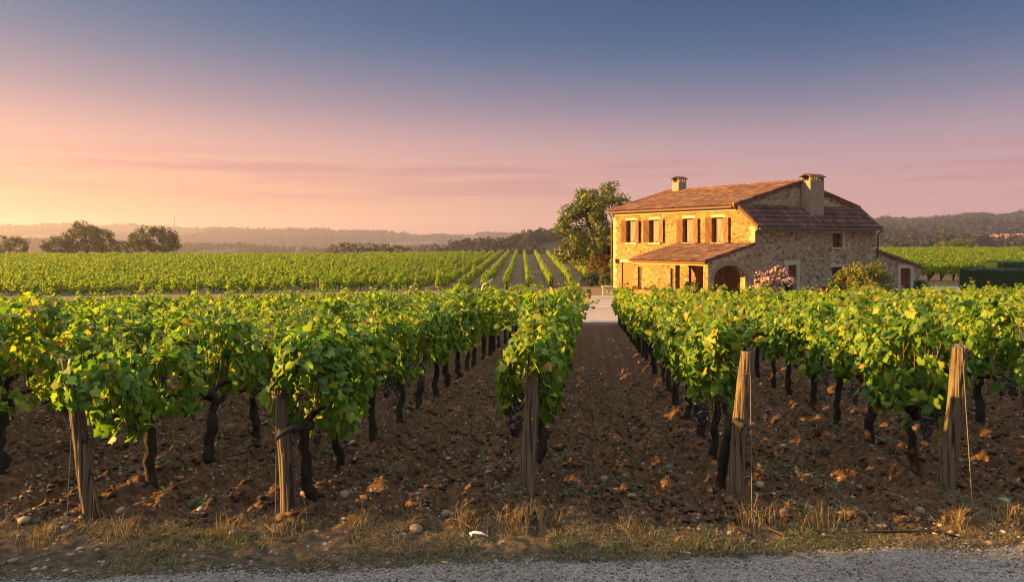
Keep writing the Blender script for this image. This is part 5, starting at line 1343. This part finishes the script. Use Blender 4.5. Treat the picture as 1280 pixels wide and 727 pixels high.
xy = verge_xy(5200, np.random.default_rng(225), 0.0, 0.7); k = fbm(xy[:, 0] * 0.9 + 20, xy[:, 1], 66, 2) > 0.52; V1, F1 = blades(xy[k], 0.015, 0.06, 0.003, 226, 0.8, 4, 0.03)
wp = np.concatenate([np.array([(-2.9, 6.2), (-2.75, 6.0), (-1.55, 5.55), (-1.35, 5.75), (0.35, 5.95), (0.55, 6.1), (0.05, 5.9), (1.0, 6.6), (1.3, 6.3), (-3.5, 6.7), (3.0, 6.4), (2.4, 7.2), (-1.0, 6.8), (-0.6, 7.6), (4.6, 6.3)]), view_xy(170, 6, 14, np.random.default_rng(227))])
rg = np.random.default_rng(228); n = len(wp) * 26; ii = np.repeat(np.arange(len(wp)), 26); b = wp[ii] + rg.normal(size=(n, 2)) * 0.07
Pw = np.stack([b[:, 0], b[:, 1], gsurf(b[:, 0], b[:, 1]) + rg.uniform(0.0, 0.10, n)], 1)
V2, F2 = leaves(Pw, np.array([0, 0, 1.0]) + 0.6 * runit(n, rg), runit(n, rg), rg.uniform(0.02, 0.055, n), LEAF_SM_V, LEAF_SM_F, rg)
o = link('weeds', np_mesh('weeds', np.vstack([V1, V2]), np.vstack([F1, F2 + len(V1)])), M['weed']); tag(o, 'small green weeds and short grass in the soil and verge', 'weeds', kind='stuff')
rg = np.random.default_rng(229); fl = view_xy(280, 5.3, 13, rg, 1.2); n = len(fl)
Pw = np.stack([fl[:, 0], fl[:, 1], gsurf(fl[:, 0], fl[:, 1]) + 0.025], 1); V1, F1 = leaves(Pw, np.array([0, 0, 1.0]) + 0.55 * runit(n, rg), runit(n, rg), rg.uniform(0.03, 0.065, n), LEAF_HI_V, LEAF_HI_F, rg)
o = link('fallen_leaves', np_mesh('fallen_leaves', V1, F1), M['litter']); tag(o, 'red and brown fallen vine leaves on the soil', 'fallen leaves', kind='stuff')
rg = np.random.default_rng(231); mb = MB()
for (x, y) in view_xy(230, 5.4, 12, rg, 1.3):
    L = rg.uniform(0.06, 0.24); a = rg.uniform(0, pi); dv = Vector((cos(a), sin(a), 0)) * L; c = Vector((x, y, gs(x, y) + 0.022))
    mb.tube([c - dv / 2, c + Vector((rg.normal() * 0.01, rg.normal() * 0.01, 0.012)), c + dv / 2], [0.0035, 0.003, 0.002], 5, 0, False)
o = mb.build('prunings', M['shoot']); tag(o, 'thin cut vine prunings littering the tilled soil', 'prunings', kind='stuff')
q = at(598, 669, 5.33); z0 = gs(q.x, q.y)
mb = MB(); mb.tube([(-0.07, 0.01, 0.02), (-0.03, 0, 0.035), (0.02, -0.004, 0.03), (0.075, -0.02, 0.012)], [0.008, 0.012, 0.011, 0.004], 8, 0.1); mb.tube([(-0.055, -0.012, 0.0), (-0.052, -0.006, 0.03)], [0.008, 0.006], 7)
o = mb.build('white_scrap', M['white_scrap'], None, True); o.location = (q.x, q.y, z0); tag(o, 'small white scrap lying on the grass verge below the central post', 'scrap')
q = at(1118, 664, 5.36)
mb = MB(); mb.tube([(-0.42, 0.02, 0.03), (-0.2, -0.01, 0.06), (0.05, 0.02, 0.05), (0.3, 0.0, 0.06), (0.52, -0.04, 0.02)], [0.006, 0.009, 0.011, 0.009, 0.005], 7, 0.15); mb.tube([(0.05, 0.02, 0.05), (0.16, 0.12, 0.08), (0.25, 0.16, 0.07)], [0.007, 0.005, 0.003], 6)
o = mb.build('fallen_branch', M['vine_bark'], None, True); o.location = (q.x, q.y, gs(q.x, q.y)); tag(o, 'thin dark fallen branch on the verge near the rightmost post', 'branch')

# roadside trees just outside the frame on the left: they shade the road
tree('roadside_tree', 'low broad roadside tree left of the frame', (-11.5, 3.45, 0), 3.9, 2.0, 1.9, M['oak_leaf'], 301, 90, 90, 0.2, 0.6, 1.0, 0.16, flat=0.9, ry=1.25)
tree('roadside_tree', 'taller roadside tree farther along the road left of the frame', (-17.5, 3.2, 0), 5.4, 2.4, 2.9, M['oak_leaf'], 302, 110, 90, 0.22, 0.7, 1.2, 0.18, flat=0.9, ry=1.3)

# ------------------------------------------------------------------ air
mb = MB(); mb.box((-3000, -250, -40), (6000, 0, 0), (0, 3250, 0), (0, 0, 40 + 98))
m = new_mat('air'); t = NT(m); pv = t.n('ShaderNodeVolumePrincipled', {'Color': (0.78, 0.72, 0.95, 1), 'Density': 0.00027, 'Anisotropy': 0.5}); t.n('ShaderNodeOutputMaterial', {'Volume': pv.outputs[0]})
hz = mb.build('haze', m); tag(hz, 'thin morning haze over the fields and hills', 'haze', kind='stuff')
